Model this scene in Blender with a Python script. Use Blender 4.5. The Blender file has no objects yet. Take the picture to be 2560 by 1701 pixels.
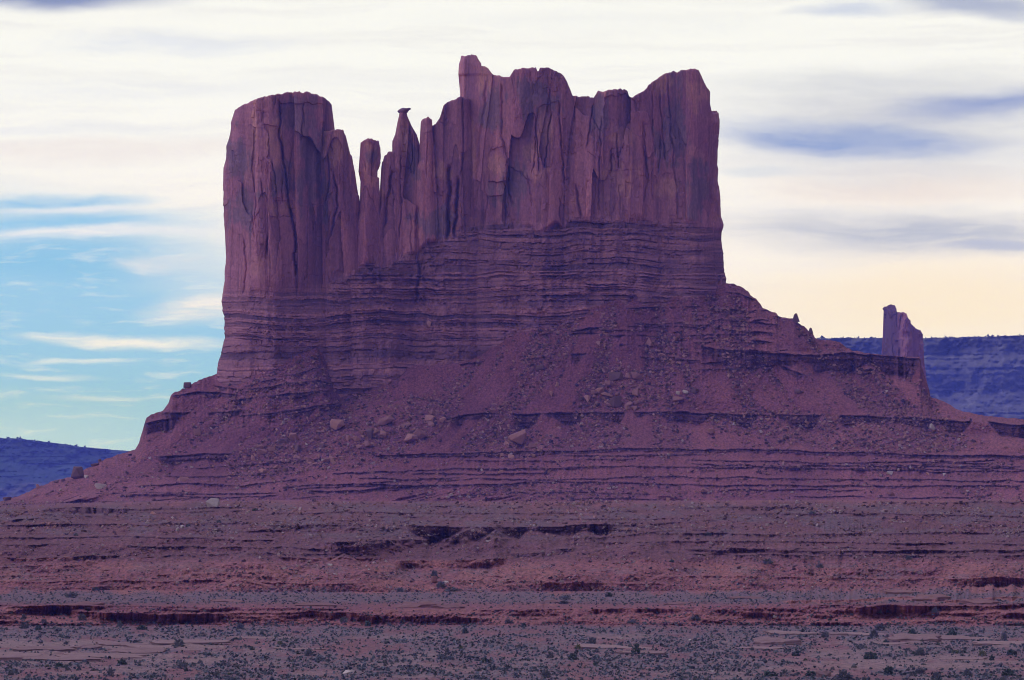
import bpy, bmesh, math, random
import numpy as np
from mathutils import Vector

random.seed(7)
rng = np.random.default_rng(7)
scene = bpy.context.scene
COL = scene.collection

# ------------------------------------------------------------------ camera
F = 14630.0          # focal length in photo pixels (2560 wide): a long telephoto lens
HOR = 1245.0         # photo row of the horizon
ZC = 31.0            # the viewpoint stands 31 m above the plain
cam = bpy.data.objects.new("camera", bpy.data.cameras.new("camera"))
COL.objects.link(cam)
cam.location = (0, 0, ZC)
cam.rotation_euler = (math.radians(90), 0, 0)
cam.data.sensor_width = 36.0
cam.data.lens = 36.0 * F / 2560.0
cam.data.shift_y = (HOR - 850.5) / 2560.0
cam.data.clip_start = 1.0
cam.data.clip_end = 60000.0
scene.camera = cam

# ------------------------------------------------------------------ exposure
scene.view_settings.view_transform = 'Standard'
scene.view_settings.look = 'None'
scene.view_settings.exposure = 0.0
scene.view_settings.gamma = 1.0
scene.cycles.use_denoising = True
scene.cycles.max_bounces = 5
scene.cycles.diffuse_bounces = 2
scene.cycles.volume_bounces = 0
scene.cycles.pixel_filter_type = 'BLACKMAN_HARRIS'
scene.cycles.filter_width = 1.05

# ------------------------------------------------------------------ node helpers
class NT:
    def __init__(self, tree):
        self.t = tree
    def n(self, kind, **kw):
        nd = self.t.nodes.new(kind)
        for k, v in kw.items():
            setattr(nd, k, v)
        return nd
    def put(self, sock, v):
        if hasattr(v, 'is_output'):
            self.t.links.new(v, sock)
        elif v is not None:
            if isinstance(v, (tuple, list)) and len(v) == 3 and sock.type == 'RGBA':
                v = (*v, 1.0)
            sock.default_value = v
    def math(self, op, a, b=None, c=None, clamp=False):
        nd = self.n('ShaderNodeMath', operation=op, use_clamp=clamp)
        self.put(nd.inputs[0], a)
        if b is not None: self.put(nd.inputs[1], b)
        if c is not None: self.put(nd.inputs[2], c)
        return nd.outputs[0]
    def ramp(self, v, lo, hi, a=0.0, b=1.0):
        nd = self.n('ShaderNodeMapRange', interpolation_type='SMOOTHSTEP')
        self.put(nd.inputs[0], v); self.put(nd.inputs[1], lo); self.put(nd.inputs[2], hi)
        self.put(nd.inputs[3], a); self.put(nd.inputs[4], b)
        return nd.outputs[0]
    def mix(self, f, a, b, blend='MIX'):
        nd = self.n('ShaderNodeMix', data_type='RGBA', blend_type=blend)
        nd.clamp_factor = True
        self.put(nd.inputs[0], f); self.put(nd.inputs[6], a); self.put(nd.inputs[7], b)
        return nd.outputs[2]
    def noise(self, vec, scale=1.0, detail=4.0, rough=0.55, out=0):
        nd = self.n('ShaderNodeTexNoise')
        self.put(nd.inputs['Vector'], vec)
        nd.inputs['Scale'].default_value = scale
        nd.inputs['Detail'].default_value = detail
        nd.inputs['Roughness'].default_value = rough
        return nd.outputs[out]
    def comb(self, x, y, z):
        nd = self.n('ShaderNodeCombineXYZ')
        self.put(nd.inputs[0], x); self.put(nd.inputs[1], y); self.put(nd.inputs[2], z)
        return nd.outputs[0]
    def scalev(self, vec, s):
        nd = self.n('ShaderNodeVectorMath', operation='MULTIPLY')
        self.put(nd.inputs[0], vec); nd.inputs[1].default_value = s
        return nd.outputs[0]
    def attr(self, name):
        return self.n('ShaderNodeAttribute', attribute_name=name).outputs['Fac']

# ------------------------------------------------------------------ sky (world)
SUN_AZ, SUN_EL = math.radians(18), math.radians(48)      # behind the butte, a little to the right
world = bpy.data.worlds.new("World")
scene.world = world
world.use_nodes = True
wt = world.node_tree
wt.nodes.clear()
W = NT(wt)
SKY_STRENGTH = 0.1
sky = W.n('ShaderNodeTexSky', sky_type='NISHITA')
sky.sun_disc = False
sky.sun_elevation = SUN_EL
sky.sun_rotation = SUN_AZ
sky.air_density = 1.2
sky.dust_density = 1.0
sky.ozone_density = 2.0
tc = W.n('ShaderNodeTexCoord')
sep = W.n('ShaderNodeSeparateXYZ')
wt.links.new(tc.outputs['Generated'], sep.inputs[0])
az = W.math('ARCTAN2', sep.outputs[0], sep.outputs[1])
el = W.math('ARCSINE', sep.outputs[2])
# angles written in units of 1/14630 rad: azimuth from north in u, elevation in v (down positive)
u = W.math('MULTIPLY_ADD', az, F, 1280.0)
v = W.math('MULTIPLY_ADD', el, -F, HOR)
wn1 = W.n('ShaderNodeTexNoise'); wn1.inputs['Scale'].default_value = 1.0; wn1.inputs['Detail'].default_value = 5.0
wt.links.new(W.comb(W.math('MULTIPLY', u, 1/420.0), W.math('MULTIPLY', v, 1/130.0), 0.0), wn1.inputs['Vector'])
seps = W.n('ShaderNodeSeparateColor'); wt.links.new(wn1.outputs['Color'], seps.inputs[0])
uw = W.math('ADD', u, W.math('MULTIPLY', W.math('SUBTRACT', seps.outputs[0], 0.5), 260.0))
vw = W.math('ADD', v, W.math('MULTIPLY', W.math('SUBTRACT', seps.outputs[1], 0.5), 90.0))
streak = W.noise(W.comb(W.math('MULTIPLY', uw, 1/700.0), W.math('MULTIPLY', vw, 1/42.0), 3.0), 1.0, 6.0, 0.6)
streak2 = W.noise(W.comb(W.math('MULTIPLY', uw, 1/160.0), W.math('MULTIPLY', vw, 1/24.0), 9.0), 1.0, 5.0, 0.6)

def lin(c):
    return tuple((x/255/12.92) if x/255 <= 0.04045 else ((x/255+0.055)/1.055)**2.4 for x in c)
def skyc(c, k=1.0):
    return tuple(x*k/SKY_STRENGTH for x in lin(c))

big = W.noise(W.scalev(tc.outputs['Generated'], (2.2, 2.2, 5.0)), 1.0, 5.0, 0.55)
cover = W.ramp(big, 0.36, 0.62)
dome = W.mix(cover, sky.outputs[0], skyc((208, 205, 252), .96))
# left-bright, right-dark ramp added to the unseen dome to shade the cliff facets
lr = W.ramp(sep.outputs[0], -0.9, 0.9, 1.75, 0.35)
dome = W.mix(1.0, dome, W.comb(lr, lr, lr), 'MULTIPLY')
# the cloud sheet in front: white above, cream towards the right horizon
front = W.mix(W.ramp(v, 150, 900), skyc((254, 253, 248), 1.0), skyc((255, 242, 222), 1.0))
front = W.mix(W.math('MULTIPLY', W.ramp(streak, 0.42, 0.72), 0.35), front, skyc((226, 224, 226), 1.0))

def patch(col, cx, cy, rx, ry, rgb, amt=1.0, wisp=0.0, k=1.0, inner=0.25, tilt=0.0, raw=False):
    uu, vv = (u, v) if raw else (uw, vw)
    dx = W.math('MULTIPLY', W.math('SUBTRACT', uu, cx), 1.0/rx)
    vy = W.math('SUBTRACT', vv, cy)
    if tilt:
        vy = W.math('SUBTRACT', vy, W.math('MULTIPLY', W.math('SUBTRACT', uu, cx), tilt))
    dy = W.math('MULTIPLY', vy, 1.0/ry)
    d = W.math('SQRT', W.math('ADD', W.math('MULTIPLY', dx, dx), W.math('MULTIPLY', dy, dy)))
    m = W.ramp(d, inner, 1.0, amt, 0.0)
    if wisp:
        m = W.math('MULTIPLY', m, W.math('ADD', 1.0-wisp, W.math('MULTIPLY', W.ramp(streak2, 0.35, 0.62), wisp)))
    return W.mix(m, col, skyc(rgb, k))

s = front
# blue opening low on the left
s = patch(s, -150, 960, 1250, 560, (158, 204, 228), 1.0, 0, inner=0.55)
s = patch(s, -100, 1250, 1300, 330, (202, 224, 228), 1.0, 0, inner=0.2)
s = patch(s, 60, 560, 620, 62, (164, 206, 232), 0.85, 0.3, inner=0.3)
s = patch(s, 120, 497, 330, 26, (140, 196, 230), .85, 0.3, inner=0.2)
s = patch(s, 130, 552, 320, 22, (146, 200, 230), .8, 0.3, inner=0.2)
s = patch(s, 120, 650, 420, 75, (140, 196, 226), 0.8, 0.2, inner=0.2)
s = patch(s, 250, 585, 420, 26, (244, 240, 236), 0.95, 0.35, inner=0.2)
s = patch(s, 180, 520, 260, 16, (236, 236, 238), 0.8, 0.4, inner=0.1)
s = patch(s, 400, 655, 160, 26, (236, 232, 226), 0.8, 0.5, inner=0.1)
s = patch(s, 520, 765, 220, 60, (250, 240, 226), 0.95, 0.45, inner=0.15, tilt=-0.1)
s = patch(s, 300, 850, 330, 25, (248, 242, 228), 0.98, 0.4, inner=0.15, tilt=0.06)
s = patch(s, 200, 896, 150, 10, (236, 238, 232), 0.8, 0.4, inner=0.1)
s = patch(s, 120, 938, 190, 12, (232, 236, 232), 0.75, 0.4, inner=0.1)
s = patch(s, 260, 995, 160, 14, (226, 232, 230), 0.6, 0.5, inner=0.1)
# peach bands on the left, grey in the top corners
s = patch(s, 250, 385, 700, 45, (243, 234, 228), 0.75, 0.3)
s = patch(s, 100, 330, 500, 24, (238, 238, 240), 0.6, 0.4)
s = patch(s, 60, -10, 520, 60, (140, 152, 192), 1.0, 0.0, inner=0.2)
s = patch(s, 420, 110, 420, 40, (226, 230, 242), 0.6, 0.5)
s = patch(s, 1500, 60, 700, 40, (246, 246, 244), 0.6, 0.5)
s = patch(s, 900, 200, 500, 40, (244, 243, 242), 0.6, 0.5)
s = patch(s, 350, 230, 500, 40, (240, 240, 242), 0.6, 0.5)
# veils and blue-grey streaks on the right
s = patch(s, 2250, 320, 700, 190, (210, 211, 216), 0.95, 0.2, inner=0.1)
s = patch(s, 2100, 352, 520, 56, (142, 163, 208), 1.0, 0.2, inner=0.0, tilt=0.05)
s = patch(s, 2500, 270, 400, 56, (152, 166, 206), 0.95, 0.1, inner=0.0, tilt=-0.08)
s = patch(s, 2450, 20, 340, 46, (176, 184, 208), 0.95, 0.1, inner=0.15, tilt=0.12)
s = patch(s, 2120, 28, 220, 30, (206, 214, 232), 0.8, 0.2, inner=0.1)
s = patch(s, 2250, 470, 560, 70, (240, 226, 214), 0.8, 0.2, inner=0.1)
s = patch(s, 2300, 585, 760, 86, (192, 195, 203), 1.0, 0.25, inner=0.1, tilt=0.02)
s = patch(s, 2500, 618, 160, 16, (176, 184, 206), 0.7, 0.1)
s = patch(s, 1900, 430, 180, 26, (220, 224, 228), 0.7, 0.2)
s = patch(s, 2350, 760, 760, 170, (255, 236, 200), 0.9, 0.1, inner=0.1)
s = patch(s, 2150, 215, 560, 60, (222, 223, 226), 0.8, 0.3, inner=0.0)
s = patch(s, 2300, 430, 560, 50, (226, 222, 220), 0.7, 0.3, inner=0.0)
wisp = W.math('MULTIPLY', W.ramp(streak2, .50, .72), W.math('MULTIPLY', W.ramp(v, 470, 620), W.ramp(u, 100, 700, .55, .75)))
s = W.mix(W.math('MULTIPLY', wisp, W.ramp(u, 620, 900, .75, 0.0)), s, skyc((240, 240, 236)))
# the sheet of cloud holds for the northern part of the sky; the rest of the dome is broken cloud
inview = W.math('MULTIPLY', W.ramp(W.math('ABSOLUTE', az), 0.16, 0.6, 1.0, 0.0), W.ramp(el, 0.12, 0.5, 1.0, 0.0))
# low air is paler and bluer before the haze near the ground filters it
s = W.mix(1.0, s, W.comb(W.ramp(v, 0, 1200, .985, 1.04), W.ramp(v, 0, 1200, .99, 1.06), W.ramp(v, 0, 1200, 1.06, 1.46)), 'MULTIPLY')
final = W.mix(inview, dome, s)
below = W.ramp(el, -0.02, -0.005, 1.0, 0.0)
final = W.mix(below, final, skyc((110, 80, 78), 0.8))
bg = W.n('ShaderNodeBackground'); bg.inputs['Strength'].default_value = SKY_STRENGTH
wt.links.new(final, bg.inputs['Color'])
wo = W.n('ShaderNodeOutputWorld'); wt.links.new(bg.outputs[0], wo.inputs['Surface'])

# ------------------------------------------------------------------ sun, veiled by cloud
sl = bpy.data.lights.new("sun", 'SUN')
sl.energy = 0.5
sl.angle = math.radians(14)
sl.color = (1.0, 0.93, 0.84)
sun = bpy.data.objects.new("sun", sl); COL.objects.link(sun)
d = Vector((math.sin(SUN_AZ)*math.cos(SUN_EL), math.cos(SUN_AZ)*math.cos(SUN_EL), math.sin(SUN_EL)))
sun.rotation_euler = d.to_track_quat('Z', 'Y').to_euler()
sun.location = (0, 0, 800)

# ------------------------------------------------------------------ numeric noise
def _h(ix, iy, seed):
    ix = ix.astype(np.int64); iy = iy.astype(np.int64)
    h = (ix*374761393 + iy*668265263 + seed*974711) & 0xffffffff
    h = ((h ^ (h >> 13))*1274126177) & 0xffffffff
    h = ((h ^ (h >> 16))*2246822519) & 0xffffffff
    return ((h ^ (h >> 15)) & 0xffffff)/float(0xffffff)
def vn(x, y, seed=0):
    x, y = np.broadcast_arrays(np.asarray(x, float), np.asarray(y, float))
    ix = np.floor(x); iy = np.floor(y)
    fx = x-ix; fy = y-iy
    fx = fx*fx*fx*(fx*(fx*6-15)+10); fy = fy*fy*fy*(fy*(fy*6-15)+10)
    a = _h(ix, iy, seed); b = _h(ix+1, iy, seed); c = _h(ix, iy+1, seed); e = _h(ix+1, iy+1, seed)
    return (a+(b-a)*fx)*(1-fy)+(c+(e-c)*fx)*fy
def fbm(x, y, o=4, seed=0, g=0.5):
    t = 0; a = 1; n = 0
    for i in range(o):
        t = t+a*vn(x*2**i+17.3*i, y*2**i+9.1*i, seed+i*31); n += a; a *= g
    return t/n
def sst(a, b, x):
    t = np.clip((x-a)/(b-a), 0, 1)
    return t*t*(3-2*t)
def cells(x, y, w, h, seed):
    """random slab offset in -1..1: columns about w wide, each cut into blocks about h tall"""
    xw = x+vn(x/(2.3*w), y/(1.7*h), seed+5)*w*1.1+(vn(x/(0.5*w), y/(0.35*h), seed+6)-.5)*w*.16
    ix = np.floor(xw/w)
    iy = np.floor(y/h+_h(ix, ix*0, seed+1)*7+(vn(x/(w*.5), y/h, seed+2)-.5)*.5)
    fx = xw/w-ix
    return (_h(ix, iy, seed+3)*2-1)+(_h(ix, iy, seed+4)*2-1)*(fx-.5)*2.6

def px2w(px, py, Y):
    return (px-1280.0)/F*Y, Y, ZC-(py-HOR)/F*Y

# ------------------------------------------------------------------ mesh helper
def mesh_obj(name, verts, quads, mat, parent=None, attrs=None, smooth=True, tris=None, loc=None):
    verts = np.asarray(verts, np.float32).reshape(-1, 3)
    if loc is not None:
        verts = verts-np.asarray(loc, np.float32)
    me = bpy.data.meshes.new(name)
    quads = np.asarray(quads, np.int32).reshape(-1, 4)
    nt = 0 if tris is None else len(tris)
    me.vertices.add(len(verts)); me.vertices.foreach_set('co', verts.ravel())
    idx = quads.ravel()
    starts = np.arange(len(quads), dtype=np.int32)*4
    tot = np.full(len(quads), 4, np.int32)
    if nt:
        tris = np.asarray(tris, np.int32).reshape(-1, 3)
        starts = np.concatenate([starts, len(idx)+np.arange(nt, dtype=np.int32)*3])
        tot = np.concatenate([tot, np.full(nt, 3, np.int32)])
        idx = np.concatenate([idx, tris.ravel()])
    me.loops.add(len(idx)); me.loops.foreach_set('vertex_index', idx)
    me.polygons.add(len(starts))
    me.polygons.foreach_set('loop_start', starts)
    me.polygons.foreach_set('loop_total', tot)
    me.polygons.foreach_set('use_smooth', np.full(len(starts), smooth, bool))
    for k, a in (attrs or {}).items():
        at = me.attributes.new(k, 'FLOAT', 'POINT')
        at.data.foreach_set('value', np.asarray(a, np.float32).ravel())
    me.update(calc_edges=True); me.validate()
    if mat: me.materials.append(mat)
    o = bpy.data.objects.new(name, me); COL.objects.link(o)
    if parent is not None: o.parent = parent
    elif loc is not None: o.location = loc
    return o
def tag(o, label=None, cat=None, group=None, kind=None):
    if label: o['label'] = label
    if cat: o['category'] = cat
    if group: o['group'] = group
    if kind: o['kind'] = kind
    return o
def grid_quads(nr, nc, base=0):
    i = np.arange(nr-1)[:, None]*nc+np.arange(nc-1)[None]
    i = i.ravel()+base
    return np.stack([i, i+1, i+nc+1, i+nc], 1)

# ------------------------------------------------------------------ materials
def new_mat(name, rough=0.95):
    m = bpy.data.materials.new(name); m.use_nodes = True
    m.node_tree.nodes.clear()
    N = NT(m.node_tree)
    b = N.n('ShaderNodeBsdfPrincipled')
    b.inputs['Roughness'].default_value = rough
    b.inputs['Specular IOR Level'].default_value = 0.12
    o = N.n('ShaderNodeOutputMaterial'); m.node_tree.links.new(b.outputs[0], o.inputs['Surface'])
    return m, N, b
def set_bump(N, b, h, strength, dist):
    bp = N.n('ShaderNodeBump'); bp.inputs['Strength'].default_value = strength; bp.inputs['Distance'].default_value = dist
    N.put(bp.inputs['Height'], h); N.t.links.new(bp.outputs[0], b.inputs['Normal'])

def cliff_material():
    m, N, b = new_mat("red_sandstone_cliff")
    pos = N.n('ShaderNodeNewGeometry').outputs['Position']
    st = N.attr('strata')
    n1 = N.noise(N.scalev(pos, (.035, .035, .012)), 1, 4, .6)
    n2 = N.noise(N.scalev(pos, (.22, .22, .016)), 1, 5, .62)
    n3 = N.noise(N.scalev(pos, (.9, .9, .05)), 1, 4, .6)
    n4 = N.noise(N.scalev(pos, (.05, .05, .045)), 1, 3, .5)
    c = N.mix(N.ramp(n1, .32, .68), (.340, .140, .162), (.44, .185, .19))
    c = N.mix(N.math('MULTIPLY', N.ramp(n2, .50, .70), .42), c, (.150, .078, .095))
    c = N.mix(N.math('MULTIPLY', N.ramp(n3, .55, .75), .22), c, (.170, .085, .095))
    c = N.mix(N.math('MULTIPLY', N.ramp(n4, .60, .70), .6), c, (.46, .21, .190))
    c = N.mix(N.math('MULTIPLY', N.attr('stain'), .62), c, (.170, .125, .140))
    c = N.mix(N.math('MULTIPLY', N.attr('fresh'), .75), c, (.50, .235, .185))
    # bedded lower part: thin beds of darker and paler red
    bed = N.noise(N.scalev(pos, (.012, .012, .62)), 1, 5, .65)
    bed2 = N.noise(N.scalev(pos, (.25, .25, 1.4)), 1, 3, .6)
    cs = N.mix(N.ramp(bed, .36, .64), (.225, .106, .124), (.350, .158, .158))
    cs = N.mix(N.math('MULTIPLY', N.ramp(bed, .66, .74), .5), cs, (.42, .27, .25))
    cs = N.mix(N.math('MULTIPLY', N.ramp(bed2, .5, .7), .4), cs, (.105, .056, .072))
    c = N.mix(N.math('MULTIPLY', st, .85), c, cs)
    fine = N.noise(N.scalev(pos, (.9, .9, .35)), 1, 6, .7)
    c = N.mix(1.0, c, N.mix(N.ramp(fine, .3, .7), (.80, .80, .81), (1.20, 1.20, 1.19)), 'MULTIPLY')
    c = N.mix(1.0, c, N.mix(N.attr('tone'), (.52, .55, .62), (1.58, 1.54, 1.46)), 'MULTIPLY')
    N.put(b.inputs['Base Color'], c)
    set_bump(N, b, N.math('ADD', N.math('MULTIPLY', fine, .8), N.math('MULTIPLY', bed, N.math('MULTIPLY', st, 1.6))), .22, .8)
    return m
MAT_CLIFF = cliff_material()

def ground_material():
    m, N, b = new_mat("red_desert_soil")
    pos = N.n('ShaderNodeNewGeometry').outputs['Position']
    n1 = N.noise(N.scalev(pos, (.02, .008, .03)), 1, 5, .6)
    fine = N.noise(N.scalev(pos, (.8, .25, .8)), 1, 6, .75)
    speck = N.ramp(N.noise(N.scalev(pos, (1.5, .10, 1.5)), 1, 4, .8), .46, .58)
    speck2 = N.ramp(N.noise(N.scalev(pos, (.9, .30, .9)), 1, 5, .8), .50, .60)
    bed = N.noise(N.scalev(pos, (.01, .01, .75)), 1, 4, .6)
    c = N.mix(N.ramp(n1, .35, .65), (.215, .074, .088), (.290, .102, .112))
    c = N.mix(N.attr('terrace'), c, (.150, .062, .074))
    c = N.mix(N.attr('red'), c, (.315, .118, .108))
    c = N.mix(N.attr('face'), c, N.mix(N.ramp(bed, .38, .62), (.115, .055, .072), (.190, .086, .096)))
    c = N.mix(N.math('MULTIPLY', N.attr('rubble'), speck2), c, (.120, .080, .090))
    c = N.mix(N.math('MULTIPLY', speck2, .35), c, (.150, .075, .082))
    c = N.mix(N.math('MULTIPLY', N.attr('sage'), N.math('ADD', .30, N.math('MULTIPLY', speck, .6))), c, (.140, .140, .160))
    c = N.mix(N.attr('pale'), c, (.270, .165, .155))
    c = N.mix(1.0, c, N.mix(N.ramp(fine, .28, .72), (.50, .50, .53), (1.50, 1.48, 1.45)), 'MULTIPLY')
    N.put(b.inputs['Base Color'], c)
    set_bump(N, b, fine, .6, .7)
    return m
MAT_GROUND = ground_material()

def boulder_material(name, c0, c1):
    m, N, b = new_mat(name)
    info = N.n('ShaderNodeObjectInfo').outputs['Random']
    pos = N.n('ShaderNodeNewGeometry').outputs['Position']
    fine = N.noise(pos, .8, 5, .65)
    c = N.mix(info, c0, c1)
    c = N.mix(1.0, c, N.mix(fine, (.7, .7, .72), (1.28, 1.27, 1.25)), 'MULTIPLY')
    N.put(b.inputs['Base Color'], c)
    set_bump(N, b, fine, .5, .5)
    return m
MAT_BOULDER = boulder_material("fallen_sandstone", (.29, .132, .122), (.46, .225, .180))
MAT_DARKBOULDER = boulder_material("varnished_sandstone", (.16, .085, .085), (.22, .115, .10))
MAT_PALE = boulder_material("pale_rock", (.48, .36, .30), (.60, .48, .42))
MAT_SLAB = boulder_material("pink_slickrock", (.25, .145, .14), (.33, .205, .19))
MAT_REDSLAB = boulder_material("red_ledge_rock", (.20, .095, .095), (.28, .14, .13))
def rubble_material():
    m, N, b = new_mat("broken_rock")
    t = N.attr('tint')
    c = N.mix(N.ramp(t, 0, .75), (.09, .048, .055), (.42, .215, .180))
    c = N.mix(N.ramp(t, .86, 1.0), c, (.44, .32, .29))
    N.put(b.inputs['Base Color'], c)
    return m
MAT_RUBBLE = rubble_material()
def leaf_material(name, a, c2, rnd='tint'):
    m, N, b = new_mat(name, .8)
    t = N.attr('tint') if rnd == 'tint' else N.n('ShaderNodeObjectInfo').outputs['Random']
    N.put(b.inputs['Base Color'], N.mix(t, a, c2))
    return m
MAT_SAGE = leaf_material("sagebrush_leaves", (.050, .052, .060), (.215, .225, .235))
MAT_GREEN = leaf_material("juniper_leaves", (.058, .080, .072), (.098, .122, .100), 'obj')
MAT_GREY = leaf_material("blackbrush_twigs", (.110, .105, .120), (.175, .170, .180), 'obj')
MAT_OLIVE = leaf_material("rabbitbrush_leaves", (.110, .115, .060), (.190, .190, .105), 'obj')
MAT_WOOD, _n, _b = new_mat("juniper_bark"); _b.inputs['Base Color'].default_value = (.12, .085, .065, 1)
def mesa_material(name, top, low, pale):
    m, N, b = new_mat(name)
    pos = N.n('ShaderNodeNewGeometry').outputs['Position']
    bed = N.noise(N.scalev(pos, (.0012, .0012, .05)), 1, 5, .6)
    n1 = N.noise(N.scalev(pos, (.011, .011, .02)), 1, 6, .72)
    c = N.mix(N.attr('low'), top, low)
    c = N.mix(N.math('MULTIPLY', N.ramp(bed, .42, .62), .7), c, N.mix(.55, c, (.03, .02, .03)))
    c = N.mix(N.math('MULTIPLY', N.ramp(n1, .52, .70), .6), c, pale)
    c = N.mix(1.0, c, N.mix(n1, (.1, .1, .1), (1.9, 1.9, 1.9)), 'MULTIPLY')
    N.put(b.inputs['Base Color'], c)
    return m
MAT_MESA_L = mesa_material("shaded_mesa_rock_west", (.018, .042, .075), (.12, .10, .15), (.05, .07, .10))  # near-black blue rock colour with shade and distance haze painted in
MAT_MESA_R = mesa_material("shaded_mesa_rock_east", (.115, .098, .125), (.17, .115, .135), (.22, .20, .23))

# ------------------------------------------------------------------ the butte: plan and profile
def smooth_line(xs, ys, sig):
    g = np.arange(200, 2801, 2.0); v_ = np.interp(g, xs, ys)
    k_ = np.exp(-(np.arange(-60, 61)*2.0/sig)**2/2); k_ /= k_.sum()
    v_ = np.convolve(np.pad(v_, 60, mode='edge'), k_, 'valid')
    return lambda px: np.interp(px, g, v_)
front_plan = smooth_line( [350, 560, 700, 830, 950, 1100, 1200, 1400, 1600, 1800, 2100, 2700],
                     [3925, 3935, 3922, 3950, 3975, 3990, 3996, 4008, 4020, 4032, 4030, 4010], 35)
def y_transition(px):
    return np.interp(px, [500, 560, 800, 835, 900, 1000, 1100, 1180, 1300, 1500, 1900],
                     [735, 735, 731, 700, 668, 650, 600, 566, 562, 555, 560])
M = F/3990.0        # photo pixels per metre at the cliff

CRACKS = [  # (points (px, py), half width px, depth m)
 ([(702,258),(703,345),(714,420),(728,520),(740,600),(742,690)], 2.6, 4.0),
 ([(640,330),(634,420),(646,520),(640,600)], 1.6, 1.2),
 ([(613,600),(622,660),(612,740)], 1.8, 1.5),
 ([(675,580),(672,640)], 2.2, 2.0),
 ([(818,380),(822,450),(815,520)], 2.0, 2.0),
 ([(838,440),(845,520),(826,600)], 2.2, 2.5),
 ([(980,430),(968,500),(962,570)], 3.0, 3.0),
 ([(1046,520),(1042,600),(1050,700),(1040,760)], 3.5, 4.0),
 ([(1002,390),(1003,480),(1000,600)], 1.6, 1.8),
 ([(1081,320),(1084,420),(1080,470)], 1.8, 1.8),
 ([(1122,420),(1124,520),(1118,600)], 4.0, 5.0),
 ([(1146,450),(1142,530),(1136,600)], 3.5, 4.0),
 ([(1155,210),(1158,330),(1156,440)], 1.6, 1.5),
 ([(1221,215),(1210,300),(1200,380),(1192,460),(1190,550)], 2.4, 2.6),
 ([(1255,220),(1254,300),(1257,345),(1262,395)], 2.2, 2.2),
 ([(1216,440),(1218,500),(1214,560)], 1.8, 1.5),
 ([(1270,420),(1274,480),(1279,515)], 2.0, 1.8),
 ([(1318,440),(1326,480),(1331,520)], 1.2, .9),
 ([(1345,285),(1338,350),(1332,440)], 1.5, 1.3),
 ([(1397,265),(1400,340),(1408,420),(1414,470)], 2.0, 2.4),
 ([(1440,470),(1448,510),(1453,550)], 2.6, 2.6),
 ([(1476,300),(1470,340),(1464,380)], 1.8, 1.6),
 ([(1502,300),(1498,420),(1499,530)], 1.6, 1.5),
 ([(1604,310),(1606,360),(1614,420),(1620,470)], 1.9, 1.8),
 ([(1629,240),(1630,330),(1638,400)], 1.5, 1.3),
 ([(1651,230),(1656,330),(1662,410)], 1.6, 1.6),
 ([(1672,205),(1675,300),(1682,400),(1690,470)], 1.8, 1.8),
 ([(1762,360),(1768,430),(1778,500),(1786,560)], 2.5, 2.5),
 ([(1632,430),(1628,500)], 1.6, 1.2),
]
# lumps and alcoves with sharp rims: (polygon, offset m outward at top, at bottom)
PATCHES = [
 ([(672,404),(720,404),(726,425),(728,545),(676,545)], 2.2, 1.4),
 ([(664,315),(698,318),(706,347),(716,404),(672,402),(676,360)], -1.6, -2.4),
 ([(705,262),(826,262),(830,330),(832,510),(752,518),(734,500),(716,420)], -2.2, -1.4),
 ([(690,505),(733,505),(738,546),(694,546)], -1.4, -1.8),
 ([(768,517),(810,513),(812,690),(770,690)], 1.0, .8),
 ([(1228,372),(1256,366),(1268,402),(1268,455),(1222,462),(1222,420)], 3.6, 4.0),
 ([(1232,346),(1255,343),(1258,372),(1230,380)], 2.0, 2.2),
 ([(1270,420),(1300,436),(1322,452),(1330,560),(1272,560)], -1.8, -.6),
 ([(1346,274),(1395,255),(1398,300),(1404,420),(1412,520),(1334,450),(1344,300)], -1.2, -.2),
 ([(1512,250),(1560,236),(1590,262),(1600,350),(1556,318),(1520,350),(1502,330)], -1.8, -1.0),
 ([(1520,350),(1556,318),(1600,350),(1600,430),(1516,430)], .9, .4),
 ([(1494,330),(1478,300),(1468,380),(1490,400)], 1.0, 1.2),
 ([(1740,380),(1762,350),(1764,500),(1740,470)], -1.6, -1.0),
]
FRESH = [(1245,420,22,34),(1560,470,30,40),(1365,330,14,50),(1530,430,40,30),(1180,400,12,70),(1010,340,14,30),(925,370,14,14),(850,350,16,18),(690,360,26,46), (712,524,30,26), (1330,390,22,26), (1345,440,26,22), (1535,350,20,12), (1668,470,26,36), (640,330,10,60), (845,380,30,45),
         (935,440,26,34), (1090,430,22,26), (1740,230,32,50), (1650,215,30,22), (1215,190,26,40), (850,555,14,14), (1110,440,24,18)]
STAIN = [(760,300,50,60),(600,400,30,60),(1040,400,16,60),(1500,300,20,60),(930,390,16,30),(1740,470,30,80),(1655,370,38,60), (1690,330,26,130), (1280,470,46,60), (610,520,40,60), (780,420,60,110), (1230,290,26,70), (1090,560,60,40), (705,470,26,40), (1340,250,60,40)]

def in_poly(px, py, poly):
    p = np.array(poly, float)
    c = np.zeros(px.shape, bool)
    j = len(p)-1
    for i in range(len(p)):
        cond = ((p[i,1] > py) != (p[j,1] > py))
        with np.errstate(divide='ignore', invalid='ignore'):
            xx = (p[j,0]-p[i,0])*(py-p[i,1])/(p[j,1]-p[i,1]+1e-9)+p[i,0]
        c ^= cond & (px < xx)
        j = i
    return c

def batter(px, py):
    """how far the wall steps out towards its foot, metres"""
    yt = y_transition(px)
    return np.clip(py-yt, 0, None)/M*.30+np.clip(py-300, 0, None)/M*.03

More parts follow.
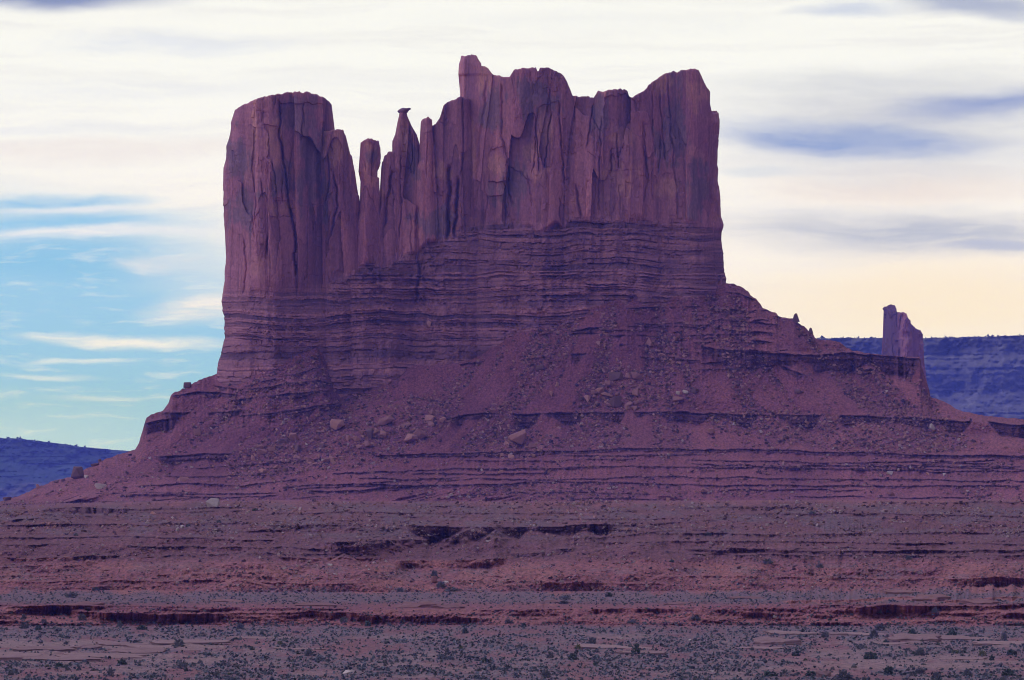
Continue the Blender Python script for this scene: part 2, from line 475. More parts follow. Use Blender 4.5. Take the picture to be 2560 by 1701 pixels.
_rb = np.random.default_rng(17)
BED_Y = [480.0]
while BED_Y[-1] < 1060: BED_Y.append(BED_Y[-1]+float(np.clip(_rb.lognormal(1.62, .66), 2.0, 17)))
BED_Y = np.array(BED_Y); BED_H = _rb.normal(0, .95, len(BED_Y)-1)
def relief(px, py, seed=0, amp=1.0):
    yt = y_transition(px)
    wob = (fbm(px/40, py/60, 3, 90)-.5)*46+(np.floor(vn(px/13, px*0, 91)*4)/4-.5)*14
    sw = np.interp(px, [800, 850], [34., 12.])
    st = sst(-1, 1, (py-yt+wob*np.where(px < 830, .6, 1.0))/sw)
    r = np.zeros_like(px)
    up = (vn(px/85, py/700, seed+1)-.5)*6.0+(vn(px/38, py/420, seed+2)-.5)*3.0
    c1 = cells(px, py, 70, 380, seed+10); c2 = cells(px, py, 30, 210, seed+20); c3 = cells(px, py, 12, 150, seed+30)
    c4 = cells(px, py, 20, 30, seed+35); c5 = cells(px, py, 8, 14, seed+38)
    chip = sst(.5, .62, fbm(px/50, py/70, 3, seed+36))
    up += c1*3.0+c2*.75+c3*.10+chip*(c4*.6+c5*.3)
    up += (fbm(px/14, py/60, 3, seed+40)-.5)*.6+(fbm(px/4, py/9, 3, seed+44)-.5)*.3
    # slanting bedding marks
    up += (vn(px/70+py/90, (py-px*.25)/5.5, seed+50)-.5)*.35
    # bedded part: the beds run on through every tower
    L = py+(vn(px/190, py/90, 60)-.5)*14+(vn(px/50, py/40, 61)-.5)*7+(vn(px/9, py/14, 75)-.5)*1.6
    bi = np.clip(np.searchsorted(BED_Y, L)-1, 0, len(BED_H)-1)
    fr_b = (L-BED_Y[bi])/np.maximum(BED_Y[bi+1]-BED_Y[bi], .5)
    mod = sst(.38, .66, fbm(px/60, py/30, 3, 63))
    mod2 = sst(.35, .65, fbm(px/24+40, py/11, 3, 64))
    hard = BED_H[bi]
    lo = hard*(.12+1.25*mod)
    jx = px+(vn(px/21, py/30, 67)-.5)*12
    lo += (_h(np.floor(jx/15+_h(bi*1., bi*0., 68)*3), bi*1., 69)-.5)*3.4*(.4+.6*mod)*mod2
    lo += (_h(np.floor(jx/6.5+_h(bi*1., bi*0., 70)*3), bi*1., 71)-.5)*2.0*mod2
    lo += (vn(px/95, py/900, 76)-.5)*5.0+(vn(px/26, py/200, 72)-.5)*5.0+(vn(px/11, py/90, 77)-.5)*2.6
    lo += (fbm(px/5, py/4, 3, 73)-.5)*1.0
    lo -= np.exp(-((fr_b-.06)/.10)**2)*1.9*sst(.40, .58, fbm(px/48, bi*7.7, 3, 74))*(BED_Y[bi+1]-BED_Y[bi] > 5)
    lo = lo*np.where(px < 820, .45+.55*sst(735, 860, py), 1.0)
    st_l = np.clip(hard*.35+.5, 0, 1)
    r = up*(1-st)+lo*st
    tone = np.clip(.5+.22*c1+.16*c2+.10*c3, 0, 1)*(1-st)+st*np.clip(st_l*.6+.4*vn(px/60, bi*3.3, 79), 0, 1)
    for poly, a, bb in PATCHES:
        ys = [q[1] for q in poly]
        wx = px+(vn(px/14, py/14, 333)-.5)*7; wy = py+(vn(px/14+30, py/14, 334)-.5)*7
        k = in_poly(wx, wy, poly)
        t = np.clip((py-min(ys))/(max(ys)-min(ys)), 0, 1)
        r = r+np.where(k, a+(bb-a)*t, 0)
    for pts, w, dep in CRACKS:
        xs = [q[0] for q in pts]; ys = [q[1] for q in pts]
        xc = np.interp(py, ys, xs)+(vn(py/9, py*0, int(xs[0]))-.5)*2.2+(np.floor(vn(py/34, py*0, int(xs[0])+1)*5)/5-.5)*6
        g = np.exp(-((px-xc)/w)**2)*sst(ys[0]-10, ys[0]+12, py)*(1-sst(ys[-1]-15, ys[-1]+10, py))
        r = r-dep*1.5*g
    # random joints through the massive sandstone
    for k in range(34):
        rr = np.random.default_rng(500+k)
        x0 = rr.uniform(560, 1800); y0 = rr.uniform(260, 560); ln = rr.uniform(40, 150)
        xc = x0+(py-y0)*rr.normal(0, .10)+(vn(py/11, py*0, 700+k)-.5)*2.5+(np.floor(vn(py/30, py*0, 760+k)*4)/4-.5)*4
        g = np.exp(-((px-xc)/rr.uniform(.9, 1.5))**2)*sst(y0-10, y0+8, py)*(1-sst(y0+ln-15, y0+ln, py))
        r = r-rr.uniform(1.2, 3.0)*g*(1-st)
    ms = .5*fbm(px/30, py/26, 4, 811)+.5*fbm(px/7, py/60, 3, 812)
    fr = np.zeros_like(px); sn = np.zeros_like(px)
    for lst, out in ((FRESH, fr), (STAIN, sn)):
        for cx, cy, rx, ry in lst:
            e = np.sqrt(((px-cx)/rx)**2+((py-cy)/ry)**2)
            np.maximum(out, sst(1.15, .55, e+(ms-.5)*3.2), out=out)
    line = (_h(bi*1., bi*0., 83) > .80)*(fr_b < .34)*sst(.48, .62, fbm(px/60, bi*5.1, 3, 84))
    fr = fr*(1-st)+st*line*.75
    return r*amp, st, fr, sn*(1-.5*st), tone

BUTTE_LOC = (0.0, 4040.0, 100.0)
butte = bpy.data.objects.new("sandstone_butte", None); COL.objects.link(butte)
butte.location = BUTTE_LOC
tag(butte, "huge red sandstone butte with a broad left tower, thin pinnacles and a long right wall", "butte")
FRONTS = []     # (XL, XR, function) of every tower for the foot of the talus

def tower(name, top, left, right, half_depth, expo=3.0, Yfront=None, base=1010, step=1.7, seed=0, amp=1.0, jag=3.4, warp=1.0,
          parent=butte, loc=BUTTE_LOC, mat=None, rel=relief, foot=None, edge_k=None, plan=None, Ydist=None, base_batter=1.0):
    tx = np.array([p[0] for p in top], float); ty = np.array([p[1] for p in top], float)
    ly = np.array([p[0] for p in left], float); lx = np.array([p[1] for p in left], float)
    ry = np.array([p[0] for p in right], float); rx = np.array([p[1] for p in right], float)
    XL = lambda y: np.interp(y, ly, lx); XR = lambda y: np.interp(y, ry, rx)
    ymid = .5*(ty.min()+base)
    wmax = max(XR(y)-XL(y) for y in np.linspace(ty.min(), base, 40))
    nc = max(14, int(wmax/step)); nc += (-(nc-1)) % 4
    # finer towards the two ends
    a = np.linspace(-1, 1, nc); a = np.sign(a)*(1-(1-np.abs(a))**1.12)
    a = (a+1)/2
    def colx(a, y):
        l, r = XL(y), XR(y)
        if edge_k is None:
            return l+(r-l)*a
        l0, r0 = XL(edge_k), XR(edge_k)
        return l0+(r0-l0)*a+(l-l0)*(1-a)**3+(r-r0)*a**3
    ys = np.arange(base, ty.min()-6, -1.0)
    P = colx(a[None, :], ys[:, None])
    jg = (vn(P/5.0, P*0, seed+77)-.5)*jag+(np.floor(vn(P/11.0, P*0, seed+78)*4)/4-.4)*jag
    ok = ys[:, None] >= np.interp(P, tx, ty)+jg
    bad = ~ok
    first = np.where(bad.any(0), bad.argmax(0), len(ys)-1)
    ytop = ys[np.clip(first-1, 0, len(ys)-1)]
    nr = int((base-ytop.min())/step)
    vv = np.linspace(0, 1, nr)
    py = base+(ytop[None, :]-base)*vv[:, None]
    pa = np.broadcast_to(a[None, :], py.shape)
    px = colx(pa, py)
    hw = np.maximum(XR(py)-XL(py), 4)/2/M
    uu = pa*2-1
    yc = (front_plan(px) if Yfront is None else np.full_like(px, Yfront))+half_depth
    prof = (1-np.abs(uu)**expo*.9999)**(1/expo)
    hd = half_depth*np.clip(hw/(hw.max()), .35, 1) if wmax < 130 else half_depth
    bt = batter(px, py)*base_batter if Ydist is None else 0
    yf = yc-hd*prof-bt*(.4+.6*prof)
    if plan is not None:
        yf = yf-smooth_line([q[0] for q in plan], [q[1] for q in plan], 8 if Ydist is not None else 14)(px)*prof
    ycen = np.interp(py[:, :1], [0, 3000], [0, 0])+yc.mean()   # silhouettes stand at this distance
    r, st, fr, sn, tone = rel(px, py, seed, amp)
    side = np.abs(uu)**expo
    edge = .42+.58*(1-side)
    r = r*edge
    nx = np.sign(uu)*side; ny = -(1-side)
    # positions: x from the silhouette distance
    x = (px-1280)/F*(.5*yf+.5*ycen) + np.clip(r, -1.0, 1.0)*nx*(1.0 if Ydist is None else 3.0)
    z = ZC-(py-HOR)/F*ycen*1.0
    zf = ZC-(py-HOR)/F*(.5*yf+.5*ycen)
    y = yf+r*ny
    top_round = np.clip((py-ytop[None])/5.0, 0, 1)
    y = y+(1-np.sqrt(np.clip(1-(1-top_round)**2, 0, 1)))*min(2.2, half_depth*.2)
    front = np.stack([x, y, zf], -1)
    cb = np.arange(0, nc, 4)
    xb = (px[:, cb]-1280)/F*yc.mean()
    pb = prof[:, cb]
    hdb = hd[:, cb] if isinstance(hd, np.ndarray) else hd
    yb = np.maximum(yc[:, cb]+hdb*pb, y[:, cb]+.5)
    zb = ZC-(py[:, cb]-HOR)/F*(.5*yf[:, cb]+.5*ycen)
    back = np.stack([xb, yb, zb], -1)
    nb = len(cb)
    V = np.concatenate([front.reshape(-1, 3), back.reshape(-1, 3)])
    o0 = nr*nc
    Q = [grid_quads(nr, nc), grid_quads(nr, nb, o0)[:, ::-1]]
    i = np.arange(nr-1)
    Q.append(np.stack([i*nc, (i+1)*nc, o0+(i+1)*nb, o0+i*nb], 1))
    Q.append(np.stack([(i+1)*nc+nc-1, i*nc+nc-1, o0+i*nb+nb-1, o0+(i+1)*nb+nb-1], 1))
    tr = []
    ft = (nr-1)*nc; bk = o0+(nr-1)*nb
    capq = []
    for j in range(nb-1):
        for k in range(4):
            tr.append((ft+4*j+k, ft+4*j+k+1, bk+j) if k < 2 else (ft+4*j+k, ft+4*j+k+1, bk+j+1))
        tr.append((ft+4*j+2, bk+j+1, bk+j))
    zero = np.zeros(nr*nb)
    attrs = {'strata': np.concatenate([st.ravel(), st[:, cb].ravel()]),
             'fresh': np.concatenate([fr.ravel(), zero]), 'stain': np.concatenate([sn.ravel(), zero]), 'tone': np.concatenate([tone.ravel(), zero+.5])}
    ob = mesh_obj(name, V, np.concatenate(Q), mat or MAT_CLIFF, parent, attrs, False, tr, loc)
    if Ydist is None:
        FRONTS.append((px, py, yf))
    return ob

# broad tower on the left
tower("tower", [(583,300),(588,277),(610,268),(634,257),(660,249),(691,240),(730,233.5),(774,234),(800,241),(819,248),(829,259),(836,330)],
      [(270,590),(286,588),(308,580),(331,580),(366,568),(404,567),(420,560.6),(519,559),(583,562),(646,565),(697,562),(754,556),(796,563),(845,565),(880,558),(909,549),(930,544),(1010,536)],
      [(255,829),(296,833),(330,836),(420,840),(600,846),(800,850),(1010,856)], 34, 3.4, seed=11, edge_k=600,
      plan=[(560,0),(640,3),(690,4),(715,-2),(760,0),(840,2)])
# lower shoulder against it
tower("buttress", [(818,332),(835,327),(857,326),(866,340),(871.5,359),(873,379),(881,388),(886,420),(889,439),(892,484),(898,488),(900,540)],
      [(320,806),(500,800),(700,800),(1010,800)], [(330,870),(390,882),(440,890),(484,893),(490,898),(535,900),(600,915),(760,930),(1010,940)], 18, 3.0, seed=21, edge_k=None,
      plan=[(800,-2),(850,3),(890,1),(930,-3)])
# thin pinnacle
tower("pinnacle", [(903,362),(911,353),(921,349),(943,350),(946,360)],
      [(345,906),(391,903),(430,900),(455,905),(532,902.5),(560,894),(650,885),(1010,876)],
      [(350,945),(379,948),(407,951),(430,943),(471,945),(484,946.5),(516,948),(560,956),(700,972),(1010,985)], 8.5, 2.6, seed=31, step=1.4)
# shoulder of the hammer-topped spire
tower("pinnacle", [(957,402),(961,388),(972,378.6),(982,376),(996,380),(1000,430)],
      [(370,958),(398,956),(423,953),(474,950),(516,948.5),(560,940),(700,930),(1010,915)],
      [(370,996),(450,1004),(600,1012),(1010,1020)], 9, 2.6, seed=41, step=1.4)
# hammer-topped spire
spire = tower("pinnacle", [(996,284),(1000,279),(1016,279),(1020,286)],
      [(276,1000),(284,998.5),(290,997.5),(305,994),(337,988),(353,981.5),(400,980),(600,974),(1010,965)],
      [(276,1017),(284,1017),(291,1018.5),(315,1029),(337,1042),(359,1048.5),(398,1051),(410,1051),(600,1062),(1010,1080)], 12, 2.8, seed=51, step=1.4)
# next pinnacle and the stepped wall behind it
tower("pinnacle", [(1055.5,304),(1058,299),(1071,295),(1078,299),(1081,306),(1083,420)],
      [(300,1056),(350,1053),(404,1051.5),(420,1046),(700,1034),(1010,1030)], [(300,1080),(340,1082),(600,1096),(1010,1110)], 9, 2.8, seed=61, step=1.4)
tower("cliff_wall", [(1074,330),(1080,318),(1090,310),(1099.5,296),(1104,284),(1107.5,272),(1109.6,264.5),(1119,257),(1135,251),(1152,246),(1175,247)],
      [(300,1078),(600,1070),(1010,1060)], [(250,1176),(600,1200),(1010,1220)], 22, 3.0, seed=71,
      plan=[(1070,-1),(1100,2),(1120,-2),(1150,2),(1170,-2)], edge_k=600)
# the long wall on the right
tower("cliff_wall", [(1149,215),(1150,165),(1155.5,146),(1169,142),(1194,146),(1205,163),(1206,171),(1222,176.5),(1234,194),(1245,196),(1274,199),(1285.5,180),
       (1314,178),(1339,174.6),(1343,182),(1347,182),(1349,176.5),(1383,178),(1406,190),(1417.5,211),(1425,230),(1431,243.5),(1475,244.6),(1482.6,249),(1494,230),
       (1509,234),(1521,228),(1567,227),(1572.5,245),(1580,249),(1590,238),(1609,232),(1628,207),(1651,192),(1674,182),(1689,182),(1723.6,173.5),(1743,178),
       (1754,199.5),(1773,232),(1775,276),(1794,277),(1802,307)],
      [(150,1155.5),(165,1150.5),(190,1149),(196,1155),(247,1154),(400,1151),(560,1144),(700,1120),(1010,1100)],
      [(150,1796),(277,1796),(306.6,1802),(337,1798),(406,1796),(444,1794),(490,1800),(540,1802),(559,1808),(597,1806),(635.6,1811),(693,1813),(740,1818),(1010,1850)],
      38, 3.6, seed=81, edge_k=600, step=1.9,
      plan=[(1150,4),(1200,2),(1225,-2),(1258,-1),(1262,1),(1330,3),(1390,4),(1402,0),(1470,-1),(1500,4),(1590,5),(1612,0),(1660,-3),(1690,0),(1730,4),(1790,-1)])
# continuous bedded foot under all of them
tower("bedded_cliff", [(790,800),(806,760),(822,742),(836,706),(846,716),(862,690),(872,700),(886,676),(905,690),(918,668),(932,684),(946,655),(962,676),(985,648),(1004,664),(1030,640),(1052,650),(1066,618),(1090,628),(1110,596),(1130,606),(1150,578),(1166,590),(1190,567),(1230,580),(1290,640)],
      [(540,806),(1010,803)], [(540,1262),(1010,1300)], 34, 3.0, seed=91, base_batter=1.0, step=1.7, jag=8,
      plan=[(790,-8),(830,-2),(850,4),(880,6),(905,11),(940,8),(970,11),(1010,4),(1040,-2),(1060,3),(1095,6),(1125,1),(1160,3),(1200,-2),(1240,-12),(1300,-30)])
# flat rock balanced on the spire
def cap_rock():
    ycn = float(front_plan(1010)+12)
    prof = [(284,999,1016),(282,995,1019),(279,993.5,1021),(276,996,1023.5),(273,1000.5,1028),(271,1003,1027)]
    V = []; n = 20
    for py, l, r in prof:
        cx = (l+r)/2; hw = (r-l)/2
        for k in range(n):
            t = 2*math.pi*k/n
            q = px2w(cx+hw*math.cos(t)+random.uniform(-.5, .5), py+random.uniform(-.6, .6), ycn)
            V.append((q[0], ycn+math.sin(t)*hw/M*.9, q[2]))
    Q = [(i*n+k, i*n+(k+1) % n, (i+1)*n+(k+1) % n, (i+1)*n+k) for i in range(len(prof)-1) for k in range(n)]
    c0 = len(V); q = px2w(1014, 271, ycn); V.append((q[0], ycn, q[2]))
    q = px2w(1008, 284, ycn); V.append((q[0], ycn, q[2]))
    T = [((len(prof)-1)*n+k, (len(prof)-1)*n+(k+1) % n, c0) for k in range(n)]+[((k+1) % n, k, c0+1) for k in range(n)]
    o = mesh_obj("cap_rock", V, Q, MAT_CLIFF, spire, {'strata': np.zeros(len(V)), 'fresh': np.zeros(len(V)), 'stain': np.ones(len(V))*.7, 'tone': np.ones(len(V))*.3}, False, T, BUTTE_LOC)
cap_rock()

def cliff_front(px, py):
    best = np.full(px.shape, 9e9)
    for P, PY, YF in FRONTS:
        nr = P.shape[0]
        for i in range(len(px)):
            if not (P[0, 0] <= px[i] <= P[0, -1]): continue
            r = int(np.argmin(np.abs(PY[:, P.shape[1]//2]-py[i])))
            j = int(np.argmin(np.abs(P[r]-px[i])))
            rr = int(np.argmin(np.abs(PY[:, j]-py[i])))
            if YF[rr, j] < best[i]: best[i] = YF[rr, j]
    return best

# ------------------------------------------------------------------ terrain: talus apron, terraces and plain
TOPLINE = [(-420,1330),(-250,1305),(-120,1278),(0,1255),(25,1246),(50,1240),(75,1228),(100,1216),(140,1200),(180,1192),(225,1168),(255,1152),(300,1135),(338,1124),(348,1108),
 (352,1090),(356,1078),(361,1060),(366,1046),(378,1037),(400,1030),(408,1028),(413,1018),(422,1006),(426,990),(431,984),(445,978),(470,966),(500,950),(520,942),(545,934),
 (560,945),(590,958),(640,940),(720,905),(790,872),(806,886),(820,925),(834,968),(850,992),(870,990),(920,972),(990,950),(1020,918),(1100,909),(1150,903),(1195,892),(1268,840),(1380,810),(1468,776),(1538,752),
 (1620,745),(1700,742),(1760,730),(1812,708),(1832,709),(1850,717),(1870,728),(1876,740),(1890,748),(1898,757),(1905,768),(1925,778),(1940,783),(1946,792),(1985,797),(1996,808),(2010,817),
 (2020,826),(2032,834),(2038,846),(2100,856),(2114,868),(2132,877),(2200,888),(2300,893),(2303,905),(2304,915),(2312,940),(2322,970),(2326,992),(2356,1002),(2380,1016),(2400,1027),(2460,1039),(2560,1049),(2700,1070),(2980,1110)]
txs = np.array([p[0] for p in TOPLINE], float); tys = np.array([p[1] for p in TOPLINE], float)
COLS = np.concatenate([np.arange(-1300, -120, 14.0), np.arange(-120, 2690, 2.3), np.arange(2690, 3900, 14.0)])
NC = len(COLS)
topy = np.interp(COLS, txs, tys)
topy = topy+(vn(COLS/6, COLS*0, 5)-.5)*3.0*((COLS < 545) | (COLS > 1812))
NR = 640
BOT = 1770.0
lowenv = np.array([topy[max(0, i-40):i+41].max() for i in range(NC)])
kk_ = np.hanning(121); kk_ /= kk_.sum()
ymid = np.convolve(np.pad(lowenv, 60, mode='edge'), kk_, 'valid')+40
ymid = np.maximum(ymid, topy+25)
NR1 = 150
PY = np.concatenate([topy[None]+(ymid-topy)[None]*np.linspace(0, 1, NR1, endpoint=False)[:, None],
                     ymid[None]+(BOT-ymid)[None]*np.linspace(0, 1, NR-NR1)[:, None]])      # row 0 = top
def row_of(px_j, py):
    t1 = (py-topy[px_j])/(ymid[px_j]-topy[px_j])*NR1
    t2 = NR1+(py-ymid[px_j])/(BOT-ymid[px_j])*(NR-NR1-1)
    return np.clip(np.where(py < ymid[px_j], t1, t2), 0, NR-1.001)
PX = np.broadcast_to(COLS[None], PY.shape).copy()
base_smooth = fbm(PX/140, PY/140, 3, 401)-.5

# anchor rows (photo row per column -> distance)
def anchor(rows, dist):
    xs = [-400, 0, 350, 700, 1100, 1500, 2000, 2560, 2960]
    return np.interp(COLS, xs, rows), np.interp(COLS, xs, dist if isinstance(dist, (list, tuple)) else [dist]*9)
wave = (vn(COLS/230, COLS*0, 410)-.5)
AN = []
AN.append((np.full(NC, 1900.), np.full(NC, F*31/(1900-HOR))))
AN.append((np.full(NC, 1650.), np.full(NC, F*31/(1650-HOR))))
AN.append(anchor([1565]*9, 1418))
AN.append(anchor([1512,1512,1515,1520,1525,1522,1512,1508,1508], 1440))
AN.append(anchor([1480,1480,1480,1482,1480,1478,1480,1480,1480], 1690))
r_, d_ = anchor([1395,1395,1390,1386,1405,1385,1382,1392,1395], 1775); AN.append((r_, d_+wave*20))
r_, d_ = anchor([1340,1335,1325,1318,1320,1322,1330,1335,1340], 1865); AN.append((r_, d_+wave*24))
r_, d_ = anchor([1330,1300,1285,1282,1290,1288,1290,1290,1290], 1950); AN.append((r_, d_))
r_, d_ = anchor([1324,1279,1259,1255,1260,1258,1254,1253,1254], 2060); AN.append((r_, d_))
r_, d_ = anchor([1319,1275,1255,1251,1256,1254,1250,1249,1250], [3640,3640,3640,3650,3680,3690,3700,3690,3680]); AN.append((r_, d_))
r_, d_ = anchor([1315,1262,1205,1160,1136,1122,1124,1140,1150], [3680,3690,3730,3770,3805,3815,3820,3810,3800]); AN.append((r_, d_+wave*20))
r_, d_ = anchor([1312,1259,1160,1085,1042,1031,1035,1062,1085], [3700,3710,3790,3830,3868,3880,3885,3870,3860]); AN.append((r_, d_+wave*24))
# top of the apron: meets the cliff where there is one
fy = np.full(NC, np.nan)
sel = (COLS > 548) & (COLS < 1810)
cf = cliff_front(COLS[sel][::4], topy[sel][::4]+2)
cfx = COLS[sel][::4]
good = cf < 1e8
cfs = np.interp(COLS, cfx[good], cf[good])
free = np.interp(COLS, [-400, 0, 200, 350, 430, 545, 560], [3720, 3735, 3800, 3862, 3905, 3946, 3940])
free2 = np.interp(COLS, [1800, 1812, 1900, 2040, 2130, 2300, 2330, 2420, 2560, 2960], [4010, 4008, 3998, 3985, 3975, 3958, 3925, 3905, 3885, 3870])
TOPD = np.where(COLS < 552, free, np.where(COLS > 1806, free2, cfs))
k = np.ones(15)/15
TOPD = np.convolve(np.pad(TOPD, 7, mode='edge'), k, 'valid')+1.5
AN.append((topy.copy(), TOPD))

# ---- ledges: (points of the lip, height in px, break-up 0..1)
LEDGES = [
 ([(1120,1046),(1160,1036),(1200,1031),(1300,1033),(1400,1030),(1600,1032),(1700,1028),(1800,1036),(1950,1036),(2100,1038),(2200,1041),(2350,1048),(2480,1056),(2560,1063),(2800,1085)], 42, .72),
 ([(930,1142),(1000,1137),(1100,1133),(1300,1127),(1480,1127),(1560,1119),(1700,1122),(1900,1123),(2100,1130),(2300,1136),(2560,1141),(2900,1150)], 11, .35),
 ([(1850,878),(2040,888),(2132,881),(2216,891),(2302,897),(2306,915)], 62, .5),
 ([(1765,874),(1865,877),(1950,883),(2050,890)], 34, .5),
 ([(1752,866),(1800,872),(1870,876)], 26, .4),
 ([(1325,842),(1380,832),(1450,822),(1520,816)], 14, .8),
 ([(1420,836),(1500,830)], 10, .5),
 ([(1425,884),(1480,883),(1592,888)], 38, .9),
 ([(1300,902),(1370,892)], 8, .7),
 ([(1560,768),(1700,764),(1800,772),(1880,779)], 9, .8),
 ([(1560,815),(1700,812),(1800,822),(1960,836)], 10, .9),
 ([(1790,772),(1830,772),(1890,783)], 20, .6),
 ([(1740,845),(1840,846),(1960,858)], 10, .8),
 ([(1760,800),(1850,803),(1950,812)], 9, .7),
 ([(1810,730),(1850,736),(1890,752)], 9, .5),
 ([(1860,905),(1950,915),(2020,940)], 18, .8),
 ([(425,990),(500,980),(590,985)], 22, .6),
 ([(400,1034),(480,1032),(560,1028),(640,1022)], 24, .7),
 ([(358,1056),(400,1050),(440,1046)], 50, .3),
 ([(520,960),(600,975),(700,962),(790,950),(850,958)], 12, .6),
 ([(560,1000),(680,990),(780,978),(850,975),(920,985)], 16, .6),
 ([(600,1040),(720,1028),(820,1010),(860,1004)], 30, .7),
 ([(640,955),(740,936),(840,905)], 8, .7),
 ([(590,1070),(640,1066),(700,1072)], 7, .7),
 ([(1150,910),(1210,900)], 8, .5),
 ([(385,1142),(440,1140),(520,1132),(585,1134)], 26, .4),
 ([(470,1172),(560,1166),(640,1158),(820,1148)], 6, .8),
 ([(105,1268),(180,1268),(330,1272)], 22, .3),
 ([(0,1290),(120,1286),(260,1290)], 8, .7),
 ([(330,1215),(460,1208),(600,1212),(760,1200)], 7, .8),
 ([(300,1240),(420,1236),(560,1245),(700,1235)], 7, .8),
 ([(820,1182),(900,1180),(1000,1180),(1150,1168),(1300,1170),(1500,1166),(1900,1168),(2500,1176),(2900,1180)], 6, .6),
 ([(720,1222),(850,1218),(1000,1200),(1200,1196),(1400,1200),(1600,1190),(1900,1194),(2560,1202),(2900,1205)], 6, .7),
 ([(700,1215),(900,1208),(1060,1212),(1180,1212),(1380,1204),(1560,1205),(1700,1212),(2560,1214)], 7, .55),
 ([(760,1230),(900,1224),(1080,1210),(1170,1212)], 9, .4),
 ([(1700,1150),(1900,1152),(2200,1160),(2560,1168)], 5, .7),
 ([(1150,1150),(1400,1150),(1600,1146)], 5, .8),
 ([(2050,1172),(2200,1174),(2400,1180)], 6, .5),
 ([(660,1312),(760,1313),(900,1314)], 10, .3),
 ([(1010,1312),(1100,1315),(1300,1316),(1440,1314),(1540,1312)], 34, .45),
 ([(560,1328),(700,1327),(800,1330)], 6, .6),
 ([(800,1358),(900,1353),(1060,1350),(1180,1352)], 18, .6),
 ([(1180,1350),(1300,1350),(1400,1348)], 8, .6),
 ([(1400,1345),(1500,1342),(1620,1332),(1700,1334)], 12, .4),
 ([(1540,1295),(1700,1297),(1820,1302)], 7, .6),
 ([(2180,1256),(2300,1258),(2560,1254)], 7, .5),
 ([(1500,1316),(1760,1300)], 6, .6),
 ([(0,1360),(90,1363),(160,1360)], 12, .4),
 ([(0,1396),(60,1395),(200,1391),(320,1391)], 15, .4),
 ([(330,1394),(430,1386),(620,1385),(900,1385)], 9, .5),
 ([(690,1394),(800,1394),(970,1398)], 15, .6),
 ([(985,1403),(1080,1401),(1275,1396)], 40, .15),
 ([(1275,1383),(1370,1380)], 22, .3),
 ([(1385,1375),(1440,1372)], 20, .4),
 ([(1460,1380),(1560,1366),(1680,1358)], 7, .6),
 ([(1780,1370),(1900,1372),(2100,1368),(2200,1372)], 8, .5),
 ([(1650,1380),(1850,1386),(2100,1388),(2400,1390),(2560,1388),(2800,1390)], 12, .6),
 ([(1500,1412),(1560,1404),(1640,1398)], 6, .6),
 ([(1960,1420),(2100,1422),(2300,1428),(2560,1420)], 6, .6),
 ([(0,1440),(160,1440),(320,1442)], 6, .5),
 ([(380,1436),(520,1434),(640,1440),(820,1456)], 7, .7),
 ([(1130,1446),(1300,1436),(1480,1430),(1600,1422)], 6, .6),
 ([(0,1520),(60,1516),(200,1512),(260,1514)], 22, .4),
 ([(330,1545),(420,1540),(500,1534),(700,1530),(900,1530)], 22, .5),
 ([(160,1530),(250,1530),(330,1540)], 18, .5),
 ([(900,1524),(1100,1526),(1250,1526)], 8, .6),
 ([(1280,1526),(1500,1522),(1700,1524),(1950,1522)], 12, .6),
 ([(1950,1504),(2120,1498),(2260,1492),(2370,1498)], 11, .4),
 ([(2100,1518),(2300,1515),(2420,1514),(2510,1514),(2530,1516)], 34, .25),
 ([(2350,1500),(2560,1492),(2800,1495)], 14, .5),
 ([(1250,1516),(1330,1510),(1400,1512)], 5, .7),
]
LEDGES += [([(-300,1350),(0,1345),(300,1340),(700,1350)], 9, .3), ([(1650,1330),(2000,1335),(2560,1328),(2800,1330)], 8, .3), ([(1500,1355),(1900,1352),(2560,1360),(2800,1360)], 9, .25),
 ([(-200,1316),(0,1312),(350,1310),(640,1306)], 7, .35), ([(1850,1285),(2200,1282),(2560,1290),(2800,1290)], 7, .35), ([(300,1365),(700,1368),(820,1372)], 8, .35),
 ([(1700,1374),(2100,1378),(2560,1374),(2800,1375)], 14, .2), ([(0,1455),(500,1452),(900,1460)], 8, .35), ([(1650,1440),(2100,1445),(2560,1448),(2800,1448)], 9, .35),
 ([(640,1285),(900,1280),(1250,1284),(1600,1278)], 6, .4), ([(1250,1462),(1500,1458),(1700,1464)], 7, .4), ([(200,1275),(420,1270),(640,1268)], 6, .4)]
rl = np.random.default_rng(21)
for i in range(125):                # thin broken ledges all over the lower slopes
    zone = rl.choice(4, p=[.30, .30, .14, .26])
    x0 = rl.uniform(-300, 2700); ln = rl.uniform(90, 420)
    if zone == 0: y0 = rl.uniform(1136, 1245) + max(0, 900-x0)*.10; hh = rl.uniform(3, 6)
    elif zone == 1: y0 = rl.uniform(1260, 1380); hh = rl.uniform(3, 6)
    elif zone == 2: y0 = rl.uniform(1395, 1475); hh = rl.uniform(3, 6)
    else: x0 = rl.uniform(1450, 2150); ln = rl.uniform(60, 260); y0 = rl.uniform(765, 930)+max(0, x0-1950)*.12; hh = rl.uniform(3, 9)
    dy = rl.normal(0, 3)-.03*ln*(x0 < 800)
    LEDGES.append(([(x0, y0), (x0+ln*.5, y0+dy*.5+rl.normal(0, 2)), (x0+ln, y0+dy)], hh, rl.uniform(.4, .8)))

